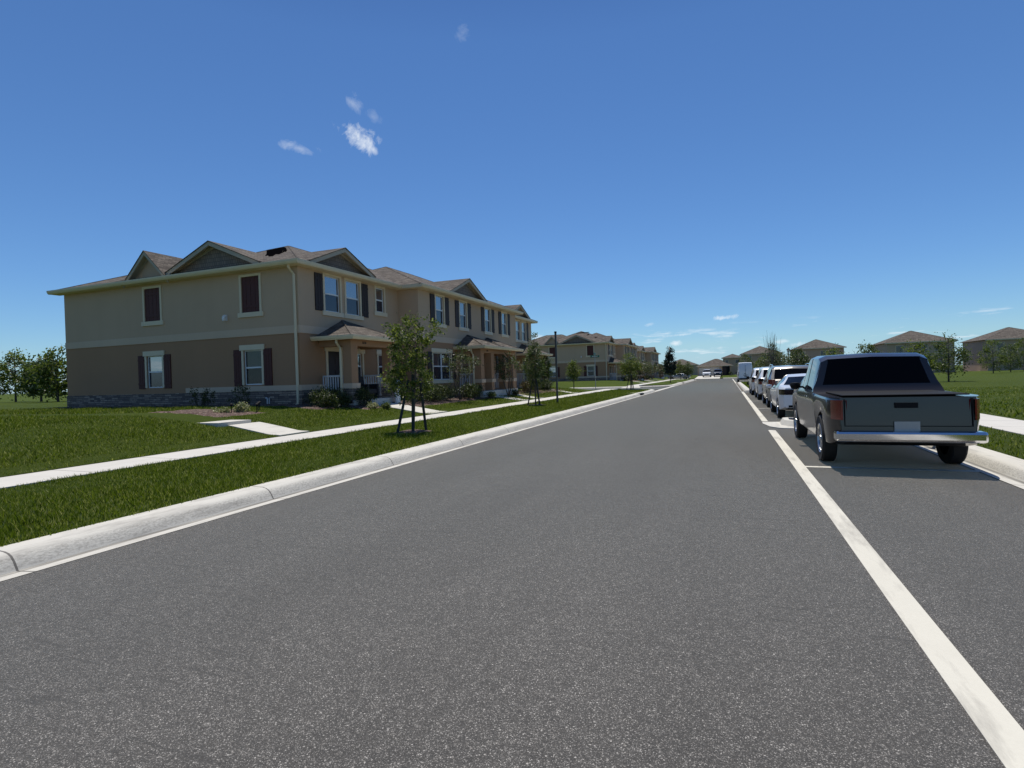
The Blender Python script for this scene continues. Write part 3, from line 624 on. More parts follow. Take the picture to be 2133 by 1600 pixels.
    for (x0, x1, y0, y1) in ((0.001, ov - .02, -ov + .02, yB0 - ov), (.001, xB + ov - .02, yB0 - ov + .02, yB0), (xB, xB + ov - .02, yB0, yB1), (.001, xB + ov - .02, yB1, yB1 + ov - .02), (.001, ov - .02, yB1 + ov, LEN + ov - .02), (-14.4 - .3, 0, -ov + .02, 0), (-DEP, 0, LEN, LEN + ov - .02)): b.box(x0, x1, y0, y1, H - .012, H + .03)
    b.build('soffit', M['trim'], T)
    gutter(T, [(-14.4 - ov, -ov), (ov, -ov), (ov, yB0 - ov), (xB + ov, yB0 - ov), (xB + ov, yB1 + ov), (ov, yB1 + ov), (ov, LEN + ov), (-DEP, LEN + ov)], ze - .005)
    gable(T, fA, 2.75, 1.92, 5.84, .42, 2.6, -.08); gable(T, Fr((xB, 0, 0), (0, 1, 0), (1, 0, 0)), 13.05, 2.25, 5.84, .42, 2.9, -.12); gable(T, fA, 25.2, 1.92, 5.84, .42, 2.6, -.08)
    gable(T, side, -4.45, 2.4, 5.84, .42, 3.0, -.08)
    gable(T, side, -8.25, 1.4, 5.50, .95, 3.2, .012, flush_wall=M['upper'])
    # downspouts
    dsf = Fr((0, 0, 0), (1, 0, 0), (0, -1, 0)); downspout(T, dsf, -.13, ze - .1, -.1)
    # porches
    porch(T, 0, 1.97, .70, 4.62, 0, [(1.08, 1.51), (3.85, 4.27)], ze=2.62, rails=[('x', 1.25, .05, 1.18), ('x', 4.06, .05, 1.18)])
    downspout(T, Fr((0, 1.08, 0), (1, 0, 0), (0, -1, 0)), 1.15, 2.60, -.1, .33)
    porch(T, xB, xB + 1.85, 11.05, 17.4, 0, [(11.45, 11.9), (12.95, 13.38), (15.1, 15.5), (16.55, 17.0)], ze=2.60, hips=[(11.05, 14.55), (13.95, 17.4)], rails=[('x', 11.66, xB + .05, xB + 1.1), ('x', 16.8, xB + .05, xB + 1.1)], base='')
    downspout(T, Fr((xB, 11.45, 0), (1, 0, 0), (0, -1, 0)), 1.05, 2.58, -.1, .33)
    porch(T, 0, 1.97, 28.4 - 4.62, 28.4 - .70, 0, [(28.4 - 4.27, 28.4 - 3.85), (28.4 - 1.51, 28.4 - 1.08)], ze=2.62, rails=[('x', 28.4 - 4.06, .05, 1.18)])
    number(T, '1636', 1.97 - .35 + .004, 1.97, 2.40); number(T, '1632', xB + 1.85 - .35 + .004, 12.4, 2.38, .13); number(T, '1628', xB + 1.85 - .35 + .004, 16.0, 2.38, .13)
    # wall lamp on the side
    b = MB(); b.lathe([(.0, .22), (.05, .2), (.07, .12), (.06, 0), (0, -.02)], (-3.82, -.16, 3.55), 10); b.box(-3.86, -3.78, -.12, -.004, 3.55, 3.8); b.build('wall_lamp', M['vinyl'], T)
    return T
T1 = townhouse('nearest beige townhouse row with patches of shingles missing on its roof')
T2 = townhouse('second beige townhouse row beyond the side street with green street sign in front', False); T2.location = (-16.2, 80.7, .69)
T3 = copy_tree(T2); T3.location = (-16.2, 114.5, .60); T3['label'] = 'third beige townhouse row farther along the left, behind the dark magnolia'

# ------------------------------------------------------------------ plants
def leaf_quads(P, size, up=.3, elong=1.8):
    n = len(P); d = RNG.normal(size=(n, 3)); d /= np.linalg.norm(d, axis=1, keepdims=True)
    w = RNG.normal(size=(n, 3)) + np.array([0, 0, up]); a = np.cross(d, w); a /= np.linalg.norm(a, axis=1, keepdims=True) + 1e-9
    s = (size * RNG.uniform(.6, 1.35, n))[:, None]
    v = np.stack([P - d * s * .5 * elong / 1.4, P + a * s * .32, P + d * s * .5 * elong / 1.4, P - a * s * .32], 1).reshape(-1, 3)
    return v, np.arange(4 * n).reshape(n, 4)
def crown_pts(prof, n, ncl, spread, seed, fill=.35, squash=1.):
    """prof: list of (z, radius, dx, dy). leaves gather in clumps on the envelope, leaving gaps"""
    r = np.random.default_rng(seed); z = np.array([p[0] for p in prof]); q = np.array([p[1:] for p in prof])
    area = np.interp(np.linspace(z[0], z[-1], 200), z, q[:, 0] ** 1.3); cz = np.linspace(z[0], z[-1], 200); pz = r.choice(cz, ncl, p=area / area.sum())
    rad = np.interp(pz, z, q[:, 0]); dx = np.interp(pz, z, q[:, 1]); dy = np.interp(pz, z, q[:, 2])
    th = r.uniform(0, 2 * np.pi, ncl); rr = rad * np.sqrt(r.uniform(fill, 1, ncl)) * r.uniform(.75, 1.1, ncl)
    C = np.stack([dx + rr * np.cos(th), dy + rr * np.sin(th), pz], 1)
    w = r.uniform(.4, 1.6, ncl); idx = r.choice(ncl, n, p=w / w.sum())
    return C[idx] + r.normal(size=(n, 3)) * spread * np.array([1, 1, .8]) * r.uniform(.5, 1.4, (ncl, 1))[idx], C
def tree(name, label, loc, prof, n, ncl, spread, size, leaf, trunk, seed, stakes=0, group=None, lean=(0, 0), cat='tree', multi=0, twigs=0):
    t = thing(name, label, cat, loc, 0, group); r = random.Random(seed)
    P, C = crown_pts(prof, n, ncl, spread, seed); v, f = leaf_quads(P, size); rawmesh('crown', v, f, M[leaf], t)
    b = MB(); zt = prof[-1][0] * .93; zb = prof[0][0]
    def trunkx(z): u = z / zt; return lean[0] * u + .05 * trunk * 10 * math.sin(u * 5 + seed) * u, lean[1] * u + .04 * trunk * 10 * math.cos(u * 4 + seed) * u
    if multi:
        for i in range(multi):
            a = 2 * math.pi * i / multi + seed; k = prof[len(prof) // 2][1] * .6
            b.tube([(0.04 * math.cos(a), .04 * math.sin(a), -.05), (k * .5 * math.cos(a), k * .5 * math.sin(a), zb * .8), (k * math.cos(a + .3), k * math.sin(a + .3), (zb + zt) * .55)], [trunk, trunk * .7, trunk * .3], 6)
    else: b.tube([(*trunkx(z), z - .05) for z in np.linspace(0, zt, 8)], [trunk * (1 - .8 * u) for u in np.linspace(0, 1, 8)], 7)
    for c in C[:min(len(C), 38)]:
        z0 = max(zb * .85, min(c[2] - r.uniform(.1, .5) * prof[-1][0] * .25, zt * .9)); x, y = trunkx(z0); m = ((x + c[0]) / 2, (y + c[1]) / 2, (z0 + c[2]) / 2 - .03)
        b.tube([(x, y, z0), m, tuple(c)], [trunk * .35, trunk * .22, trunk * .08], 5, cap=False)
    b.build('trunk', M['bark'], t, smooth=True)
    if twigs:
        b = MB()
        for i in range(twigs):
            a = r.uniform(0, 6.28); k = r.uniform(.1, 1.) * prof[-2][1] * 1.1; z0 = prof[-2][0] * r.uniform(.4, 1); z1 = prof[-1][0] * r.uniform(1.0, 1.45)
            b.tube([(0, 0, z0 * .5), (k * .5 * math.cos(a), k * .5 * math.sin(a), z0), (k * math.cos(a), k * math.sin(a), z1)], [.03, .022, .006], 5, cap=False)
        b.build('bare_branches', M['twig'], t)
    for i in range(stakes):
        a = 2 * math.pi * i / stakes + seed * .7; b = MB(); b.tube([(.42 * math.cos(a), .42 * math.sin(a), -.1), (.10 * math.cos(a), .10 * math.sin(a), 1.35)], .035, 6); b.build('support_stake', M['stake'], t)
    return t
tree('young_oak', 'staked young live oak in the verge, nearest to the camera', (-8.13, 13.35, .165), [(.85, .25, -.1, 0), (1.1, .62, -.08, 0), (1.5, .68, -.05, .05), (2.0, .58, -.08, 0), (2.5, .52, 0, 0), (2.85, .80, .12, .05), (3.05, .45, .1, 0), (3.35, .12, .32, 0)], 6200, 115, .088, .062, 'oak', .045, 3, stakes=0, group='staked oaks in the verge', lean=(.22, .05))
T = bpy.context.scene.collection.objects[-1]
oak1 = [o for o in COL.objects if o.name == 'young_oak'][0]
for (p, q) in (((-.22, -.50, -.12), (-.02, -.12, 1.45)), ((.02, -.05, -.12), (.05, 0, 1.60)), ((.14, .50, -.12), (.2, .12, 1.45))):
    b = MB(); b.tube([p, q], .038, 7); b.build('support_stake', M['stake'], oak1)
tree('young_oak', 'slim conical staked oak in the verge beside the tall sign post', (-9.02, 26.6, .17), [(1.0, .25, 0, 0), (1.4, .52, 0, 0), (2.0, .50, 0, 0), (2.6, .34, 0, 0), (3.1, .16, .02, 0), (3.55, .04, 0, 0)], 5200, 90, .11, .06, 'lime', .04, 5, 3, 'staked oaks in the verge')
tree('young_oak', 'round staked oak in the verge by the side street corner', (-8.05, 50.4, .15), [(1.2, .3, 0, 0), (1.7, .85, 0, 0), (2.3, .95, 0, 0), (2.9, .6, 0, 0), (3.3, .15, 0, 0)], 4200, 80, .17, .085, 'oak', .05, 8, 3, 'staked oaks in the verge')
tree('street_tree', 'small dense tree behind the tall sign post, near the first row', (-14.1, 44.3, .55), [(1.0, .35, 0, 0), (1.5, .55, 0, 0), (2.1, .5, 0, 0), (2.7, .2, 0, 0)], 2600, 60, .13, .08, 'oak', .04, 11, 2)
tree('street_tree', 'little pointed tree in a mulch ring before the second townhouse row', (-13.35, 50.6, .40), [(.9, .3, 0, 0), (1.2, .66, 0, 0), (1.7, .62, 0, 0), (2.2, .3, 0, 0), (2.6, .06, 0, 0)], 2800, 60, .16, .09, 'oak', .05, 13)
tree('magnolia', 'dark conical magnolia in the verge with a twin pointed top', (-7.75, 84.9, .16), [(1.3, .35, 0, 0), (1.9, .85, 0, 0), (2.8, .85, 0, 0), (3.8, .6, 0, 0), (4.5, .38, 0, 0), (5.1, .10, .05, 0)], 4200, 110, .16, .17, 'magnolia', .06, 15)
tree('crepe_myrtle', 'open branched crepe myrtle beside the double window of the first row', (-12.9, 25.9, .60), [(.9, .25, 0, 0), (1.3, .6, 0, .1), (1.8, 1.05, 0, .2), (2.3, .75, .1, .1), (2.65, .35, 0, -.3)], 1500, 46, .13, .075, 'myrtle', .035, 21, group='crepe myrtles in front gardens', multi=3)
tree('crepe_myrtle', 'crepe myrtle beside the double porch of the first row', (-12.6, 32.0, .56), [(.9, .25, 0, 0), (1.3, .6, 0, 0), (1.8, .95, 0, 0), (2.3, .6, 0, 0), (2.6, .2, 0, 0)], 1500, 46, .13, .08, 'myrtle', .035, 22, group='crepe myrtles in front gardens', multi=3)
for i, (x, y, lab) in enumerate(((-13.2, 92.5, 'crepe myrtle by the near end of the second row'), (-13.0, 99, 'crepe myrtle by the middle porch of the second row'), (-13.0, 106, 'crepe myrtle by the far end of the second row'), (-13, 121, 'crepe myrtle in front of the third row'))):
    tree('crepe_myrtle', lab, (x, y, .5), [(1.0, .3, 0, 0), (1.5, .9, 0, 0), (2.1, 1.2, 0, 0), (2.8, .7, 0, 0), (3.2, .2, 0, 0)], 1300, 46, .2, .13, 'myrtle', .05, 31 + i, group='crepe myrtles in front gardens', multi=3)
FT = [(-10.6, 118, 3.0, 'lime', 'yellow green bushy tree by the white car on the cross street'), (-9.2, 124, 4.0, 'oak', 'dark tree standing beside the far garage house'), (-7.7, 124.2, 3.6, 'lime', 'light green tree at the end of the left verge'), (-12.3, 128 + 14, 3.4, 'oak', 'small tree left of the far garage house'), (-15, 150, 4.5, 'lime', 'tree on the lawn behind the cross street')]
for i, (x, y, h, lf, lab) in enumerate(FT):
    tree('street_tree', lab, (x, y, .15), [(.9, .4, 0, 0), (h * .45, h * .33, 0, 0), (h * .7, h * .27, 0, 0), (h, .15, 0, 0)], 1800, 60, .22, .16, lf, .07, 41 + i, group='trees at the end of the street')
for i, (x, y, h, lf, lab) in enumerate(((-57, 32.5, 5.0, 'oak', 'tall tree far left behind the first townhouse row'), (-64, 35, 4.4, 'lime', 'bushy tree far left behind the first townhouse row, farther off'), (-75, 38.5, 6.0, 'oak', 'leftmost distant tree beyond the end of the first townhouse row'))):
    tree('street_tree', lab, (x, y, .3), [(1.0, .8, 0, 0), (h * .4, h * .36, 0, 0), (h * .65, h * .34, 0, 0), (h * .88, h * .2, 0, 0), (h, .2, 0, 0)], 3000, 90, .35, .24, lf, .12, 141 + i, group='trees behind the townhouses')
# right-hand side
tree('bare_tree', 'half bare tree with long upright twigs right of the van', (4.9, 70, .2), [(1.0, .6, 0, 0), (1.8, 1.4, 0, 0), (2.8, 1.5, .1, 0), (3.6, .9, 0, 0), (4.2, .4, 0, 0)], 2600, 80, .22, .13, 'myrtle', .08, 51, twigs=26, multi=4)
RT = [(2.9, 98, 3.9, 'lime', 'yellow green tree rising just behind the white van'), (6.6, 88, 4.4, 'lime', 'pale sapling left of the lamp post'), (6.4, 60, 3.2, 'hedge', 'dense rounded tree on the right edge near the lamp post'), (7.6, 72, 3.6, 'lime', 'broad green tree behind the white parked cars'), (8.8, 56, 3.0, 'oak', 'dark dense tree beyond the silver car'),
      (10.6, 52, 3.2, 'lime', 'light green tree on the right lawn beyond the pavement'), (13.2, 50, 3.0, 'oak', 'second dark tree on the right lawn'), (16.5, 54, 3.6, 'lime', 'rounded tree on the far right lawn'), (6.0, 104, 4.2, 'oak', 'dark tree below the right hand house'), (33, 92, 4.6, 'oak', 'dark tree before the gap between the right hand houses'), (37.5, 99, 4.0, 'lime', 'light tree near the far right end of the view'), (41, 104, 5.0, 'oak', 'tall dark tree before the house at the far right end'), (28, 104, 3.6, 'lime', 'small light tree under the farthest right house'), (22.5, 96, 3.4, 'oak', 'small dark tree on the lawn between the right hand houses')]
for i, (x, y, h, lf, lab) in enumerate(RT):
    tree('street_tree', lab, (x, y, .2), [(.5, .5, 0, 0), (h * .4, h * .40, 0, 0), (h * .65, h * .36, 0, 0), (h * .88, h * .2, 0, 0), (h * 1.04, .12, 0, 0)], 3000, 85, .2, .12, lf, .07, 61 + i, group='trees on the right lawn')
def bush(name, label, loc, dims, n, size, leaf, seed, group=None, cat='shrub', ncl=60, spread=.08):
    r = np.random.default_rng(seed); sx, sy, sz = dims
    C = r.uniform(-1, 1, (ncl * 3, 3)); C = C[(np.abs(C) ** 3).sum(1) < 1][:ncl]; C = C * np.array([sx, sy, sz]) * .5 * np.array([.9, .9, .85]); C[:, 2] += sz * .5
    idx = r.integers(0, len(C), n); P = C[idx] + r.normal(size=(n, 3)) * spread; P[:, 2] = np.maximum(P[:, 2], .02)
    v, f = leaf_quads(P, size); t = thing(name, label, cat, loc, 0, group); rawmesh('foliage', v, f, M[leaf], t)
    b = MB()
    for c in C[:24]: b.tube([(c[0] * .4, c[1] * .5, -.05), tuple(c)], [.012, .005], 4, cap=False)
    b.build('stems', M['bark'], t); return t
bush('shrub', 'clipped round shrub at the corner of the nearest porch', (-14.0, 19.15, .60), (.9, .95, .78), 2600, .05, 'hedge', 71, 'garden shrubs')
bush('hedge', 'dark clipped hedge under the nearest porch railing', (-14.75, 17.9, .74), (1.0, 2.2, .68), 4200, .055, 'hedge', 72, 'garden hedges', 'hedge', 120)
bush('hedge', 'dark leafy hedge against the stone base in the porch shade', (-14.2, 17.6, .66), (.95, 1.5, .55), 3400, .055, 'hedge', 73, 'garden hedges', 'hedge', 60)
bush('hedge', 'long clipped hedge right of the porch behind the nearest oak', (-13.3, 24.0, .60), (.95, 4.2, .78), 7000, .055, 'hedge', 74, 'garden hedges', 'hedge', 200)
bush('hedge', 'low clipped hedge below the double window', (-13.1, 27.6, .60), (.9, 2.6, .7), 4200, .06, 'hedge', 75, 'garden hedges', 'hedge', 120)
bush('hedge', 'reddish hedge past the double porch', (-13.0, 37.4, .60), (.9, 3.6, .8), 4200, .065, 'redleaf', 76, 'garden hedges', 'hedge', 120)
bush('hedge', 'green hedge before the far porch of the first row', (-13.4, 42.0, .60), (.9, 3.0, .75), 3200, .07, 'hedge', 77, 'garden hedges', 'hedge', 100)
for i, (y, lab) in enumerate(((84, 'hedge by the nearest porch of the second row'), (90.5, 'hedge below the first double window of the second row'), (98.5, 'reddish hedge in the middle of the second row'), (105, 'hedge at the far end of the second row'))):
    bush('hedge', lab, (-13.8, y, .5), (1.0, 4.2, .8), 1800, .10, 'redleaf' if i == 2 else 'hedge', 81 + i, 'garden hedges', 'hedge', 90)
for i, (x, y, z, d, lf, lab) in enumerate(((-14.95, 13.9, .62, (.5, .5, .42), 'varieg', 'variegated cream and green plant in the corner mulch bed'), (-15.2, 13.35, .60, (.5, .5, .3), 'varieg', 'low yellow green plant at the edge of the raised walk'), (-17.6, 16.3, .78, (.8, .8, .9), 'hedge', 'dark bush at the left side wall of the nearest row'),
        (-13.25, 18.75, .52, (.35, .5, .22), 'varieg', 'small pale plant at the tip of the porch bed'), (-12.9, 19.2, .50, (.3, .3, .2), 'lime', 'tiny green plant beside the porch walk'), (-12.6, 29.2, .52, (.6, .9, .3), 'lime', 'low ground plant under the crepe myrtle'), (-12.6, 33.2, .50, (.5, .8, .35), 'hedge', 'small shrub between the two porch walks'),
        (2.2, 60, .15, (.7, .7, .3), 'hedge', 'low tuft on the grass island beside the parked cars'), (.9, 151.5, .5, (1.2, 1.2, 1.1), 'hedge', 'green bush right of the far house entrance'), (-19.8, 16.4, .8, (1.1, 1., .8), 'hedge', 'bush under the shuttered side window'))):
    bush('shrub', lab, (x, y, z), d, 700 if y < 100 else 400, .055 if y < 40 else .12, lf, 91 + i, 'garden shrubs', 'shrub', 40, .05)
# mulch beds
def bed(poly, dz=.03):
    b = MB(); b.add([(x, y, lawn_z(x) + dz) for x, y in poly], [tuple(range(len(poly)))]); o = b.build('mulch_bed', M['mulch']); o['kind'] = 'stuff'; return o
def gridbed(x0, x1, y0, y1, dz=.035):
    b = MB(); nx, ny = max(2, int((x1 - x0) / .25)), max(2, int((y1 - y0) / .25)); r = random.Random(int(y0 * 7))
    for j in range(ny + 1):
        for i in range(nx + 1):
            x = x0 + (x1 - x0) * i / nx; y = y0 + (y1 - y0) * j / ny; e = .0 if 0 < i < nx and 0 < j < ny else -.05
            b.v.append((x + (r.uniform(-.08, .08)), y + r.uniform(-.08, .08), lawn_z(x) + dz + e + r.uniform(-.012, .012)))
    for j in range(ny):
        for i in range(nx): b.f.append((j * (nx + 1) + i, j * (nx + 1) + i + 1, (j + 1) * (nx + 1) + i + 1, (j + 1) * (nx + 1) + i)); b.m.append(0)
    o = b.build('mulch_bed', M['mulch']); tag(o, 'brown wood chip mulch bed along the house fronts', 'mulch', kind='stuff')
gridbed(-15.8, -14.0, 16.35, 18.2); gridbed(-14.9, -13.1, 18.2, 19.7); gridbed(-30, -15.8, 16.1, 17.7); gridbed(-17.6, -14.25, 12.5, 14.4); gridbed(-14.5, -12.7, 21.2, 30.6); gridbed(-14.5, -12.5, 31.8, 33.4); gridbed(-14.5, -12.4, 34.6, 45)
gridbed(-8.75, -7.65, 12.85, 14.0, .03); gridbed(-9.5, -8.5, 26.1, 27.2, .03); gridbed(-15, -13, 83, 108)
# ------------------------------------------------------------------ grass blades (countless: one object)
def grass(regions):
    V = []
    for (x0, x1, y0, y1, dens, h, w, zf) in regions:
        n = int((x1 - x0) * (y1 - y0) * dens); P = np.stack([RNG.uniform(x0, x1, n), RNG.uniform(y0, y1, n)], 1)
        keep = np.ones(n, bool)
        for (a, c, d, e) in ((-15.9, -14.0, 16.3, 18.3), (-14.9, -13.1, 18.1, 19.8), (-17.6, -14.25, 12, 14.4), (-12.98, -11.1, 11.57, 12.75), (-30, -12.9, 11.2, 12.5), (-14.1, -11.45, 19.7, 21.2), (-14.5, -12.6, 21.1, 30.7), (-8.7, -7.7, 12.9, 13.95), (-9.45, -8.55, 26.15, 27.15), (-40, -15.7, 16.1, 60)):
            keep &= ~((P[:, 0] > a) & (P[:, 0] < c) & (P[:, 1] > d) & (P[:, 1] < e))
        P = P[keep]; n = len(P)
        z = np.interp(P[:, 0], [-200, -60, -40, -17, -15.6, -14, -12.7, -12.1, -11.5, -10.25, -8, -6.44, -5.5], [.3, .55, .8, .80, .78, .63, .44, .34, .235, .20, .17, .145, .14]) if zf is None else np.full(n, zf)
        a = RNG.uniform(0, 2 * np.pi, n); hh = h * RNG.uniform(.45, 1.25, n) * (1 + .25 * np.sin(P[:, 0] * 2.3 + np.sin(P[:, 1] * 1.7) * 2)); ln = hh * RNG.uniform(.2, 1.0, n); b_ = RNG.uniform(0, 2 * np.pi, n)
        dx, dy = np.cos(a) * w / 2, np.sin(a) * w / 2
        tri = np.stack([np.stack([P[:, 0] - dx, P[:, 1] - dy, z - .01], 1), np.stack([P[:, 0] + dx, P[:, 1] + dy, z - .01], 1), np.stack([P[:, 0] + np.cos(b_) * ln, P[:, 1] + np.sin(b_) * ln, z + hh], 1)], 1)
        V.append(tri.reshape(-1, 3))
    V = np.concatenate(V); o = rawmesh('grass', V, np.arange(len(V)).reshape(-1, 3), M['grass']); tag(o, 'mown green lawn grass on the verge and front gardens', 'grass', kind='stuff')
grass([(-9.92, -6.40, 1, 9, 1700, .052, .015, None), (-9.92, -6.40, 9, 16, 1250, .055, .018, None), (-9.92, -6.40, 16, 28, 650, .06, .022, None), (-9.92, -6.40, 28, 51, 240, .065, .04, None),
       (-18, -11.14, 4, 16, 750, .06, .02, None), (-16, -11.14, 16, 26, 560, .06, .022, None), (-14.5, -11.14, 26, 47, 160, .085, .04, None), (-30, -18, 4, 16, 200, .085, .03, None), (4.1, 5.38, 3, 40, 220, .07, .03, .15), (6.72, 16, 8, 40, 60, .08, .05, .2), (1.65, 4.1, 46.8, 78, 90, .08, .05, .15)])

# ------------------------------------------------------------------ vehicles
def car(name, label, cat, loc, rz, L, W, top, belt, paint, zs=.30, wb=(.95, .92), wr=.34, tumble=.16, rear_glass=None, front_glass=None, side_glass=None, pillars=(), group=None, lamps='red', rails=False, tail=None, plate=True, gt=0, grille=True, bulge=.0, bed=None, far=False):
    t = thing(name, label, cat, loc, rz, group)
    tx = [p[0] for p in top]; tz = [p[1] for p in top]; bx = [p[0] for p in belt]; bz = [p[1] for p in belt]
    wy = (wb[0], L - wb[1]); ra = wr + .055
    st = sorted({*np.round(np.arange(0, L + .001, .11 if not far else .22), 3), *tx, *[round(w + d, 3) for w in wy for d in (-ra - .001, ra + .001, -ra * .97, ra * .97, -ra * .8, ra * .8, -ra * .5, ra * .5, 0)], *[x for g_ in (rear_glass, front_glass, side_glass) if g_ for x in g_], *[x for p in pillars for x in p]})
    st = [x for x in st if 0 <= x <= L]; rows = []
    for x in st:
        zt = float(np.interp(x, tx, tz)); be = min(float(np.interp(x, bx, bz)), zt - .015); e = min(x, L - x)
        pinch = 1 - .16 * max(0, 1 - e / .55) ** 2.2; hw = W / 2 * pinch
        zb = zs + .10 * max(0, 1 - e / .35)
        for w in wy:
            if abs(x - w) < ra: zb = max(zb, wr * .0 + .02 + wr + math.sqrt(ra ** 2 - (x - w) ** 2) * .98 - .03)
        zb = min(zb, be - .12); gh = max(0., zt - be); wt = hw - (tumble + gt * max(0, 1 - x / 1.5)) * min(1, gh / .45); zm = zb + (be - zb) * .55
        ring = [(0, zb), (hw * .82, zb), (hw * .965, zb + .02), (hw, zm), (hw * .992, be - .05), (hw * .965, be), (hw * .965 + (wt - hw * .965) * .55, be + gh * .5), (wt, zt - min(.07, gh * .2)), (wt * .86, zt - min(.015, gh * .05)), (0, zt + .012 * min(1, gh))]
        rows.append(ring)
    b = MB(); k = 10
    for x, ring in zip(st, rows):
        for (y, z) in ring: b.v.append((y, x, z))
        for (y, z) in ring: b.v.append((-y, x, z))
    inr = lambda x, g_: g_ is not None and g_[0] <= x <= g_[1]
    for i in range(len(st) - 1):
        xm = (st[i] + st[i + 1]) / 2
        for sd in (0, 1):
            for j in range(k - 1):
                o = i * 2 * k + sd * k; q = (o + j, o + 2 * k + j, o + 2 * k + j + 1, o + j + 1); m = 0
                if j in (5, 6) and inr(xm, side_glass): m = 2 if not any(inr(xm, p) for p in pillars) else 3
                if j == 5 and inr(xm, side_glass) and any(inr(xm, p) for p in pillars): m = 3
                if j == 8 and (inr(xm, rear_glass) or inr(xm, front_glass)): m = 1
                if j == 7 and inr(xm, front_glass): m = 1
                if j <= 0: m = 3
                b.f.append(q if sd else q[::-1]); b.m.append(m)
    n = len(st) - 1
    for (i, fl_) in ((0, 1), (n, 0)):
        for j in range(k - 1):
            o = i * 2 * k; q = (o + j, o + j + 1, o + k + j + 1, o + k + j); b.f.append(q if fl_ else q[::-1]); b.m.append(0)
    body = b.build('body', [paint, M['cglass'], M['csglass'], M['black']], t, smooth='auto')
    for w in wy:
        for sd in (-1, 1):
            b = MB(); xo = sd * (W / 2 - .115); r = wr
            b.lathe([(r * .62, -.10), (r * .93, -.11), (r, -.08), (r, .08), (r * .93, .11), (r * .62, .10)], (xo, w, r), 24, 'x'); wh = b.build('wheel', M['tyre'], t, smooth='auto')
            b = MB(); xf = xo + sd * .085; b.lathe([(r * .66, 0), (r * .62, sd * .02), (r * .58, sd * .0), (r * .56, -sd * .05), (.0, -sd * .05)], (xf, w, r), 20, 'x')
            for s_ in range(5):
                a = 2 * math.pi * s_ / 5; c_, n_ = math.cos(a), math.sin(a); px, pz = -n_ * .03, c_ * .03
                b.add([(xf, w + px, r + pz), (xf, w - px, r - pz), (xf, w + c_ * r * .6 - px, r + n_ * r * .6 - pz), (xf, w + c_ * r * .6 + px, r + n_ * r * .6 + pz)], [(0, 1, 2, 3)])
            b.lathe([(.0, sd * .012), (.05, sd * .01), (.055, -sd * .03)], (xf, w, r), 10, 'x'); b.build('rim', M['rim'], wh)
    if far: return t
    zB = lambda x: float(np.interp(x, bx, bz))
    if side_glass:
        xm_ = side_glass[1] - .35
        for sd in (-1, 1):
            b = MB(); b.lathe([(0, -.09), (.07, -.08), (.105, 0), (.09, .05), (0, .06)], (sd * (W / 2 + .10), xm_, zB(xm_) + .08), 10); b.box(min(sd * W / 2 * .95, sd * (W / 2 + .06)), max(sd * W / 2 * .95, sd * (W / 2 + .06)), xm_ - .03, xm_ + .03, zB(xm_) + .02, zB(xm_) + .06)
            b.build('mirror', M['black'] if name != 'sedan' else paint, t, smooth='auto')
            b = MB()
            for xh in ((side_glass[0] + side_glass[1]) / 2 - .25, side_glass[1] - 1.15): b.box(sd * (W / 2 - .012) - .012, sd * (W / 2 - .012) + .022, xh - .10, xh + .10, zB(xh) - .15, zB(xh) - .115)
            b.build('door_handle', M['chrome'], t)
    # tail lamps follow the rear corner
    if tail:
        (zl0, zl1, inner, wrapx) = tail
        for sd in (-1, 1):
            b = MB(); pts = []
            for x in np.linspace(wrapx, 0.0, 6):
                e = min(x, L - x); hw = W / 2 * (1 - .16 * max(0, 1 - e / .55) ** 2.2); pts.append((sd * (hw + .004), x))
            pts.append((sd * inner, -.012))
            zt_ = [zl1] * len(pts)
            for i in range(len(pts) - 1):
                a, c = pts[i], pts[i + 1]
                v = [(a[0], a[1], zl0), (c[0], c[1], zl0), (c[0], c[1], zl1), (a[0], a[1], zl1)]
                w_ = [(x * .93, y + .03, z) for x, y, z in v]
                b.add(v + w_, [(0, 1, 2, 3), (3, 2, 6, 7), (0, 4, 5, 1), (4, 7, 6, 5)])
            b.build('tail_lamp', M['lamp'] if lamps == 'red' else M['dlamp'], t)
    b = MB(); b.box(-W * .36, W * .36, -.014, .03, zs + .10, zs + .17); b.build('bumper_insert', M['black'], t); b = MB(); b.box(-W * .25, W * .25, L - .03, L + .012, zs + .12, zs + .30); b.build('air_intake', M['black'], t)
    if plate:
        b = MB(); b.box(-.16, .16, -.022, -.008, .62 if cat != 'van' else .75, .78 if cat != 'van' else .91); b.build('number_plate', M['alu'], t)
    for sd in (-1, 1):
        b = MB(); zf = float(np.interp(L - .12, tx, tz)); b.box(sd * W * .30 - .16, sd * W * .30 + .16, L - .16, L + .006, zf - .24, zf - .08); b.build('head_lamp', M['hlamp'], t, bevel=.02)
    if rails:
        b = MB()
        for sd in (-1, 1):
            xs = np.linspace(side_glass[0] + .1, side_glass[1] - 1.0, 8); b.tube([(sd * (W / 2 - tumble - .05), x, float(np.interp(x, tx, tz)) + .05) for x in xs], .022, 6)
            for x in (xs[0], xs[-1]): b.tube([(sd * (W / 2 - tumble - .05), x, float(np.interp(x, tx, tz)) - .03), (sd * (W / 2 - tumble - .05), x, float(np.interp(x, tx, tz)) + .05)], .02, 6)
        b.build('roof_rail', M['chrome'], t)
    return t
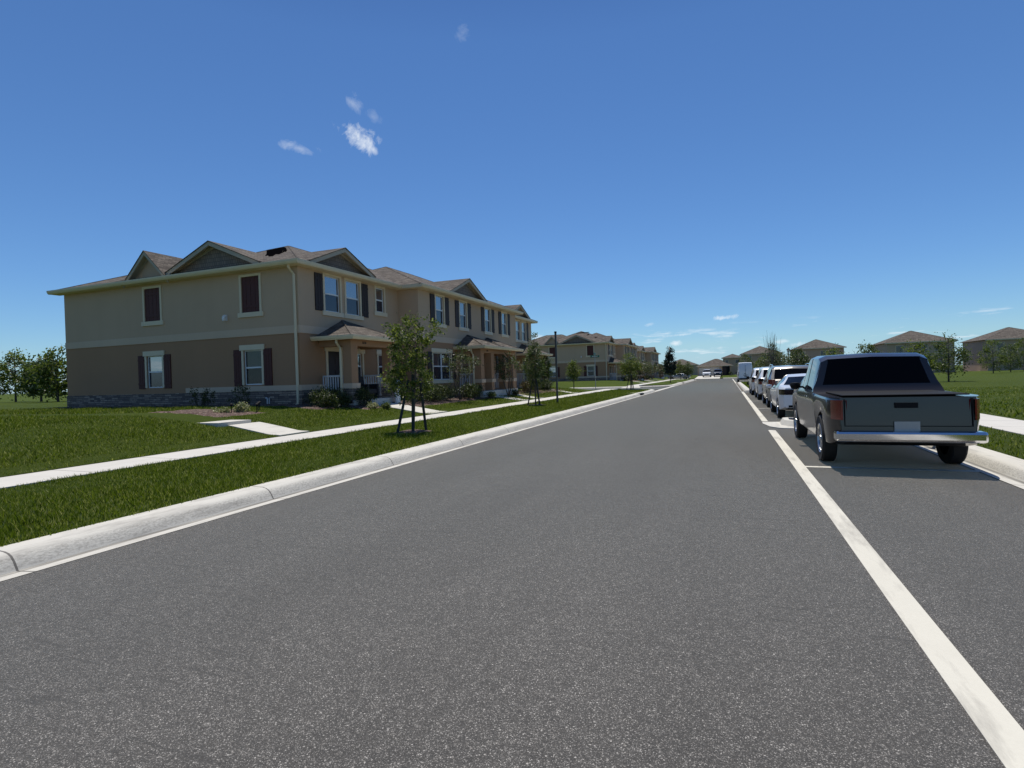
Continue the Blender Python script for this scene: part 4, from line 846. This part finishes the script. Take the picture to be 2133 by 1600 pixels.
SED = dict(L=4.7, W=1.86, top=[(0, .52), (.01, .70), (.02, .98), (.05, 1.03), (.40, 1.075), (.62, 1.10), (1.35, 1.36), (1.9, 1.44), (2.4, 1.435), (2.9, 1.32), (3.65, .99), (4.3, .86), (4.6, .74), (4.68, .6), (4.7, .45)], belt=[(0, .95), (.6, 1.04), (1.2, 1.0), (2.5, .95), (3.5, .92), (4.7, .8)], rear_glass=(.62, 1.35), front_glass=(2.9, 3.65), side_glass=(.98, 3.35), pillars=((2.15, 2.25),), tumble=.36, gt=.10, wr=.345, wb=(1.0, .86))
SUVT = [(0, .52), (.01, .75), (.03, 1.16), (.10, 1.21), (.42, 1.63), (.52, 1.72), (.75, 1.75), (1.9, 1.78), (2.7, 1.74), (3.1, 1.66), (3.85, 1.16), (4.6, 1.04), (4.85, .9), (4.92, .7), (4.94, .5)]
SUV = dict(L=4.94, W=1.96, top=SUVT, belt=[(0, 1.12), (.5, 1.17), (2.5, 1.10), (3.8, 1.06), (4.94, .85)], rear_glass=(.10, .42), front_glass=(3.1, 3.85), side_glass=(.42, 3.6), pillars=((.42, .60), (1.35, 1.45), (2.4, 2.5)), tumble=.20, wr=.38, wb=(1.0, .95))
PR = dict(group='cars parked along the right kerb')
car('sedan', 'white sedan parked behind the planted island, its rear toward us', 'car', (2.46, 19.45, 0), 0, paint=M['pwhite'], lamps='dark', tail=(.80, .97, .36, .34), **SED, **PR)
car('parked_suv', 'champagne coloured estate car with red tail lamps in front of the white sedan', 'car', (2.55, 25.3, 0), 0, paint=M['psilver'], tail=(.82, 1.20, .74, .30), rails=True, **SUV, **PR)
car('parked_suv', 'white utility car, third in the row of parked cars', 'car', (2.50, 32.0, 0), 0, paint=M['pwhite'], tail=(.85, 1.15, .74, .30), **SUV, **PR)
car('parked_suv', 'last white car of the row, beside the grass island', 'car', (2.42, 38.4, 0), 0, paint=M['pwhite'], tail=(.85, 1.15, .74, .30), **SUV, **PR)
car('pickup_truck', 'dark brown pickup truck parked nearest to the camera at the right edge', 'pickup truck', (2.46, 9.75, 0), 0, L=5.7, W=2.0, paint=M['pdark'], top=[(0, .6), (.01, .8), (.03, 1.14), (1.75, 1.16), (1.82, 1.24), (2.0, 1.78), (2.2, 1.85), (3.2, 1.87), (3.5, 1.8), (4.15, 1.27), (5.2, 1.17), (5.6, 1.05), (5.68, .8), (5.7, .55)], belt=[(0, 1.12), (2, 1.2), (4.2, 1.17), (5.7, 1.0)],
    rear_glass=(1.84, 2.0), front_glass=(3.5, 4.15), side_glass=(2.05, 3.95), pillars=((2.85, 2.95),), tumble=.17, wr=.40, wb=(1.15, .95), tail=(.80, 1.10, .82, .22), zs=.38, **PR)
car('delivery_van', 'tall white panel van parked past the grass island', 'van', (2.38, 82.4, 0), 0, L=6.0, W=2.02, paint=M['pwhite'], top=[(0, .55), (.01, .7), (.02, 1.4), (.06, 2.35), (.16, 2.66), (.45, 2.74), (4.2, 2.76), (4.7, 2.55), (5.15, 1.75), (5.6, 1.3), (5.95, 1.1), (6.0, .6)], belt=[(0, 1.3), (6, 1.25)], front_glass=(4.7, 5.3), side_glass=(4.3, 5.1), tumble=.17, wr=.36, wb=(1.1, .95), tail=(.95, 1.45, .90, .10), zs=.36)
pk = [o for o in COL.objects if o.name == 'pickup_truck'][0]
b = MB(); b.box(-.94, .94, -.13, .10, .48, .64); b.build('rear_bumper', M['chrome'], pk, bevel=.04)
b = MB(); b.box(-.80, .80, -.012, .01, .705, .715); b.box(-.80, -.79, -.012, .01, .715, 1.12); b.box(.79, .80, -.012, .01, .715, 1.12); b.box(-.14, .14, -.02, .01, .98, 1.06); b.build('tailgate_trim', M['black'], pk)
b = MB(); b.box(-.80, .80, .10, 1.70, 1.158, 1.178); b.build('bed_cover', M['black'], pk, bevel=.02)
vn = [o for o in COL.objects if o.name == 'delivery_van'][0]
b = MB(); b.box(-.010, .010, -.018, .02, .62, 2.36); b.box(-.16, .02, -.03, .0, 1.18, 1.24); b.box(-.28, .28, -.02, .02, .98, 1.03); b.build('rear_door_seam', M['black'], vn)
b = MB(); b.box(-.95, .95, -.10, .05, .42, .60); b.build('step_bumper', M['black'], vn)
car('sedan', 'silver grey car seen side on across the end of the left verge', 'car', (-7.6, 129.0, 0), R(90), paint=M['pgrey'], far=True, **SED)
car('parked_suv', 'white car on the far driveway facing us', 'car', (-4.6, 148.5, .42), R(180), paint=M['pwhite'], far=False, **SUV)
car('parked_suv', 'dark navy car on the far driveway beside the white one', 'car', (-2.05, 148.6, .42), R(180), paint=M['pnavy'], far=False, **SUV)

# ------------------------------------------------------------------ far houses
def house(label, x0, x1, y0, dep, zb, ht, pitch, wins=(), garage=None, entry=None, storeys=1):
    t = thing('house', label, 'house', ((x0 + x1) / 2, y0, zb), 0, 'houses at the end of the street'); w = (x1 - x0) / 2; fr = Fr((0, 0, 0), (1, 0, 0), (0, -1, 0))
    b = MB(); b.box(-w, w, 0, dep, -.8, ht); b.build('wall', M['farwall'], t)
    b = MB(); hip(b, -w - .4, w + .4, -.4, dep + .4, ht, pitch); b.build('roof', M['shingle'], t)
    b = MB(); b.box(-w - .42, w + .42, -.44, -.395, ht - .16, ht + .02); b.build('fascia', M['trim'], t)
    if garage:
        b = MB(); fr.box(b, garage[0], garage[1], -.02, garage[2], .003, .03)
        for i in range(4): fr.box(b, garage[0] + .06, garage[1] - .06, garage[2] * i / 4 + .04, garage[2] * (i + 1) / 4 - .03, .03, .045)
        fr.box(b, garage[0] - .12, garage[0], -.02, garage[2] + .12, .003, .05); fr.box(b, garage[1], garage[1] + .12, -.02, garage[2] + .12, .003, .05); b.build('garage_door', M['garage'], t)
    if entry:
        b = MB(); fr.box(b, entry[0], entry[1], 0, 2.5, .004, .012); b.build('entry_shade_panel', M['black'], t)  # flat black panel on the wall, painted shade of a recessed entry
        b = MB(); fr.box(b, entry[0] + .15, entry[0] + 1.0, 0, 2.1, .012, .05); b.build('door', M['door'], t)
    for (a, c, z0, z1) in wins:
        b = MB(); fr.box(b, a - .08, c + .08, z0 - .08, z1 + .08, .003, .03); wd = b.build('window', M['trim'], t); b = MB(); fr.box(b, a, c, z0, z1, .03, .036); b.build('pane', M['paneL'], wd)
    return t
house('single storey house with a wide garage door facing down the street', -7.1, 1.2, 154.5, 11, .6, 2.5, .40, garage=(-3.75, 1.05, 2.15), entry=(1.9, 3.7))
house('two storey house behind the right end of the garage house', -1.0, 4.4, 178, 10, .6, 5.0, .38, wins=((-2, -1.2, 3.3, 4.3), (.8, 2.0, 3.3, 4.3)))
house('large two storey house behind the half bare tree', 3.6, 12.4, 151, 11, .5, 5.25, .42, wins=((-3.2, -2.2, 3.4, 4.8), (.6, 1.5, 3.4, 4.8), (2.6, 3.3, 3.4, 4.8), (-3, -2, .8, 2.2), (1, 2, .8, 2.2)))
house('two storey house at the right edge behind the lamp post', 13.6, 22.5, 131, 11, .4, 5.45, .42, wins=((-3.6, -2.8, 3.4, 4.8), (.2, 1.1, 3.4, 4.8), (2.2, 3.1, 3.4, 4.8), (-3, -2, .8, 2.2), (1, 2, .8, 2.2)))
house('two storey house farthest to the right beyond the lawn', 27, 37, 118, 11, .4, 5.4, .42, wins=((-3.6, -2.6, 3.4, 4.8), (.2, 1.1, 3.4, 4.8), (2.2, 3.1, 3.4, 4.8)))
house('low house left of the garage house behind small trees', -18.0, -9.6, 158, 12, .5, 2.5, .38, garage=(-3.6, 1.2, 2.1))
house('low house farther left on the cross street', -31, -21, 158, 12, .5, 2.5, .38, garage=(-3.6, 1.2, 2.1))
house('two storey house at the far right end of the view', 43, 53, 122, 11, .4, 5.4, .42, wins=((-3.6, -2.6, 3.4, 4.8), (.2, 1.1, 3.4, 4.8)))
for i, (x, y, h_, lab) in enumerate(((-16, 215, 5.0, 'distant two storey roof left of the street axis'), (-36, 210, 5.0, 'distant house behind the third townhouse row'), (-4, 240, 5.2, 'most distant house beyond the garage house'))): house(lab, x - 6, x + 6, y, 11, .5, h_ - 1.2, .4)

# ------------------------------------------------------------------ street furniture
t = thing('sign_post', 'tall square steel sign post in the verge seen edge on', 'sign post', (-8.74, 29.5, .12))
b = MB(); b.box(-.045, .045, -.045, .045, -.2, 3.85); b.build('post', M['pole'], t)
b = MB(); b.box(-.055, .055, -.055, .055, 3.85, 3.95); b.build('cap', M['black'], t)
e = Vector((8.74, -29.5, 0)).normalized(); ang = math.atan2(e.y, e.x)
b = MB(); b.box(-.38, .38, -.006, .006, 2.15, 2.95); sg = b.build('sign_panel', M['alu'], t); sg.rotation_euler.z = ang; sg.location = (.05, -.01, 0)
b = MB(); b.box(-.30, .30, -.006, .006, 3.0, 3.75); sg = b.build('sign_panel', M['alu'], t); sg.rotation_euler.z = ang; sg.location = (.05, -.01, 0)
t = thing('street_sign', 'green street name sign on a thin steel post at the side street corner', 'street sign', (-11.6, 52, .3))
b = MB(); b.tube([(0, 0, -.3), (0, 0, 3.2)], .032, 8); b.build('post', M['alu'], t)
b = MB(); b.box(-.42, .42, -.01, .01, -.11, .11); sb = b.build('sign_blade', M['green'], t, bevel=.008); sb.location = (0, 0, 3.08); sb.rotation_euler.z = R(6)
b = MB()
for (u0, u1, z0, z1) in ((-.26, -.20, -.05, .05), (-.17, -.12, -.05, .03), (-.09, -.02, -.05, .03), (.01, .06, -.05, .05), (.09, .15, -.05, .03), (.20, .25, -.03, .05)): b.box(u0, u1, -.014, -.0105, z0, z1)
b.build('lettering', M['white'], sb)
b = MB(); b.box(-.01, .01, -.42, .42, 3.22, 3.42); b.build('sign_blade', M['green'], t)
t = thing('street_lamp', 'black post top street lamp with a white lantern above the right trees', 'street lamp', (7.48, 80, .2))
b = MB(); b.lathe([(.16, 0), (.16, .3), (.09, .4), (.065, .6), (.05, 3.3), (.08, 3.35), (.08, 3.42)], n=12); b.build('post', M['black'], t, smooth='auto')
b = MB(); b.lathe([(.09, 3.42), (.20, 3.92), (.0, 3.92)], n=8); b.build('lantern', M['hlamp'], t)
b = MB(); b.lathe([(.26, 3.92), (.18, 4.02), (.06, 4.1), (.03, 4.2), (0, 4.22)], n=10); b.build('lantern_cap', M['black'], t, smooth='auto')
for i, (x, y, lab) in enumerate(((-14.55, 14.15, 'black garden path light nearest the grass tip of the mulch bed'), (-14.8, 14.45, 'black path light in the middle of the three by the lawn'), (-15.05, 14.75, 'black path light closest to the side wall'), (-14.95, 13.5, 'dark red capped path light at the raised walk corner'))):
    t = thing('path_light', lab, 'path light', (x, y, lawn_z(x)), 0, 'garden path lights')
    b = MB(); b.tube([(0, 0, -.05), (0, 0, .27)], .014, 6); b.build('stem', M['black'], t)
    b = MB(); b.lathe([(.02, .22), (.028, .24), (.028, .29), (.06, .295), (.04, .315), (0, .325)], n=12); b.build('lamp_head', M['black'], t, smooth='auto')
t = thing('wicker_chair', 'black wicker armchair on the nearest porch', 'chair', (-14.55, 20.25, .87), R(0))
b = MB(); b.box(-.30, .30, -.30, .30, .22, .42); b.build('seat', M['wick'], t, bevel=.04)
b = MB(); b.add([(-.36, -.34, .1), (-.36, .34, .1), (-.46, .30, .98), (-.46, -.30, .98), (-.28, -.34, .1), (-.28, .34, .1), (-.39, .30, .98), (-.39, -.30, .98)], [(0, 1, 2, 3), (4, 7, 6, 5), (0, 4, 5, 1), (1, 5, 6, 2), (2, 6, 7, 3), (3, 7, 4, 0)]); b.build('backrest', M['wick'], t, bevel=.03)
for sd in (-1, 1): b = MB(); b.box(-.34, .34, sd * .36 - .06, sd * .36 + .06, .02, .64); b.build('arm', M['wick'], t, bevel=.04)
t = thing('garden_pedestal', 'white round topped utility pedestal behind the hedge', 'utility box', (-13.8, 21.45, .60))
b = MB(); b.lathe([(.13, 0), (.13, .72), (.17, .74), (.17, .86), (.14, .98), (.07, 1.04), (0, 1.05)], n=16); b.build('housing', M['white'], t, smooth='auto'); b = MB(); b.lathe([(.175, .72), (.18, .75), (.175, .78)], n=16); b.build('collar', M['alu'], t)
t = thing('vent_pipe', 'small white standpipe against the stone base of the side wall', 'standpipe', (-17.34, 17.42, .76))
b = MB(); b.tube([(0, 0, -.1), (0, 0, .28), (-.04, 0, .33), (-.10, 0, .31)], .022, 8); b.build('pipe', M['vinyl'], t); b = MB(); b.tube([(.08, .02, -.1), (.08, .02, .32)], .018, 8); b.build('riser', M['vinyl'], t)

# ------------------------------------------------------------------ camera, sun, sky
yaw, pitch, roll = 0.36846222, -0.01138648, -0.02990473
f = Vector((-math.sin(yaw) * math.cos(pitch), math.cos(yaw) * math.cos(pitch), math.sin(pitch))); r = Vector((math.cos(yaw), math.sin(yaw), 0)); u = r.cross(f)
r2 = r * math.cos(roll) + u * math.sin(roll); u2 = -r * math.sin(roll) + u * math.cos(roll)
cd = bpy.data.cameras.new('camera'); cam = bpy.data.objects.new('camera', cd); COL.objects.link(cam)
m = Matrix((r2, u2, -f)).transposed().to_4x4(); m.translation = (0, 0, 1.6); cam.matrix_world = m
cd.sensor_fit = 'HORIZONTAL'; cd.sensor_width = 36; cd.lens = 36 * 1160 / 2133; cd.clip_start = .1; cd.clip_end = 5000; S.camera = cam
sd = Vector((-.09, .30, 1)).normalized(); el = math.asin(sd.z); az = math.atan2(sd.x, sd.y)
sl = bpy.data.lights.new('sun', 'SUN'); sl.energy = 4.6; sl.angle = R(.53); sl.color = (1, .965, .90); so = bpy.data.objects.new('sun', sl); COL.objects.link(so); so.rotation_euler = sd.to_track_quat('Z', 'Y').to_euler()
W = bpy.data.worlds.new('World'); S.world = W; W.use_nodes = True; nt = W.node_tree; bg = nt.nodes['Background']
sky = nt.nodes.new('ShaderNodeTexSky'); sky.sky_type = 'NISHITA'; sky.sun_disc = False; sky.sun_elevation = el; sky.sun_rotation = az; sky.air_density = 1.0; sky.dust_density = 0.; sky.ozone_density = 6.; sky.altitude = 10
tc = nt.nodes.new('ShaderNodeTexCoord'); D = tc.outputs['Generated']
def dirpx(x, y): return (r2 * ((x - 1066.5) / 1160) + u2 * (-(y - 800) / 1160) + f).normalized()
def vdot(a, v):
    n = nt.nodes.new('ShaderNodeVectorMath'); n.operation = 'DOT_PRODUCT'; nt.links.new(a, n.inputs[0]); n.inputs[1].default_value = v; return n.outputs['Value']
cn = nt.nodes.new('ShaderNodeTexNoise'); cn.inputs['Scale'].default_value = 26; cn.inputs['Detail'].default_value = 7; cn.inputs['Roughness'].default_value = .68; cn.inputs['Distortion'].default_value = .5; nt.links.new(D, cn.inputs['Vector'])
cf = fm(nt, 'SUBTRACT', cn.outputs['Fac'], .5)
total = None
# compact clouds standing at real directions in the sky: (direction, half width, half height, tilt, density)
CL = [(dirpx(748, 290), .048, .024, -32, 1.0), (dirpx(778, 312), .016, .010, -40, .8), (dirpx(622, 308), .034, .010, -12, .40), (dirpx(735, 216), .020, .014, -25, .33), (dirpx(778, 243), .016, .010, -30, .2), (dirpx(962, 68), .016, .016, -30, .22),
      (dirpx(1508, 662), .026, .0055, 4, .95), (dirpx(1405, 716), .015, .0055, 8, .9), (dirpx(1430, 696), .046, .0032, 4, .75), (dirpx(1480, 694), .022, .0032, 4, .75), (dirpx(1630, 711), .014, .005, 3, .8), (dirpx(1352, 676), .014, .004, 12, .4), (dirpx(1120, 704), .016, .008, 0, .75), (dirpx(1495, 725), .026, .0042, 2, .6), (dirpx(1565, 722), .022, .0045, 8, .5), (dirpx(1662, 718), .022, .006, 5, .7)]
for dv, a, b_, tilt, den in CL:
    rt = Vector((dv.y, -dv.x, 0)).normalized(); up = rt.cross(dv); ca, sa = math.cos(R(tilt)), math.sin(R(tilt)); e1 = (rt * ca + up * sa) / a; e2 = (-rt * sa + up * ca) / b_
    q1 = vdot(D, e1); q2 = vdot(D, e2); fr_ = fm(nt, 'GREATER_THAN', vdot(D, dv), .6)
    rr = fm(nt, 'ADD', fm(nt, 'MULTIPLY', q1, q1), fm(nt, 'MULTIPLY', q2, q2)); val = fm(nt, 'ADD', fm(nt, 'SUBTRACT', .72, fm(nt, 'POWER', rr, .6)), fm(nt, 'MULTIPLY', cf, 3.4))
    val = fm(nt, 'MULTIPLY', fm(nt, 'MULTIPLY', val, .85 * den, clamp=True), fr_)
    total = val if total is None else fm(nt, 'MAXIMUM', total, val)
# low band of small fair-weather clouds near the horizon
sp = nt.nodes.new('ShaderNodeSeparateXYZ'); nt.links.new(D, sp.inputs[0])
mp = nt.nodes.new('ShaderNodeMapping'); mp.inputs['Scale'].default_value = (9, 9, 62); nt.links.new(D, mp.inputs[0])
c2 = nt.nodes.new('ShaderNodeTexNoise'); c2.inputs['Scale'].default_value = 1.6; c2.inputs['Detail'].default_value = 6; c2.inputs['Roughness'].default_value = .6; nt.links.new(mp.outputs[0], c2.inputs['Vector'])
lo = fm(nt, 'MULTIPLY', fm(nt, 'SUBTRACT', c2.outputs['Fac'], .585), 8., clamp=True); zz = sp.outputs[2]
wnd = fm(nt, 'MULTIPLY', fm(nt, 'MULTIPLY', fm(nt, 'SUBTRACT', .085, zz), 40, clamp=True), fm(nt, 'MULTIPLY', fm(nt, 'SUBTRACT', zz, .0), 60, clamp=True))
total = fm(nt, 'MAXIMUM', total, fm(nt, 'MULTIPLY', fm(nt, 'MULTIPLY', lo, wnd), .6))
hs = nt.nodes.new('ShaderNodeHueSaturation'); hs.inputs['Saturation'].default_value = 1.0; hs.inputs['Value'].default_value = 1.0; nt.links.new(sky.outputs[0], hs.inputs['Color'])
tint = ramp(nt, fm(nt, 'MULTIPLY', sp.outputs[2], 1.75), [(0, (.56, .80, 1.2)), (.08, (.70, .90, 1.06)), (.28, (.66, .87, 1.07)), (.9, (.64, .85, 1.05)), (1, (.58, .77, .98))])
skyc = mixc(nt, 1., hs.outputs[0], tint, 'MULTIPLY')
mix = mixc(nt, total, skyc, (9.0, 9.6, 10.2)); nt.links.new(mix, bg.inputs['Color']); bg.inputs['Strength'].default_value = .1
S.view_settings.view_transform = 'Standard'; S.view_settings.look = 'None'; S.view_settings.exposure = 0; S.view_settings.gamma = 1
S.cycles.max_bounces = 6; S.cycles.transparent_max_bounces = 8; S.cycles.use_denoising = True
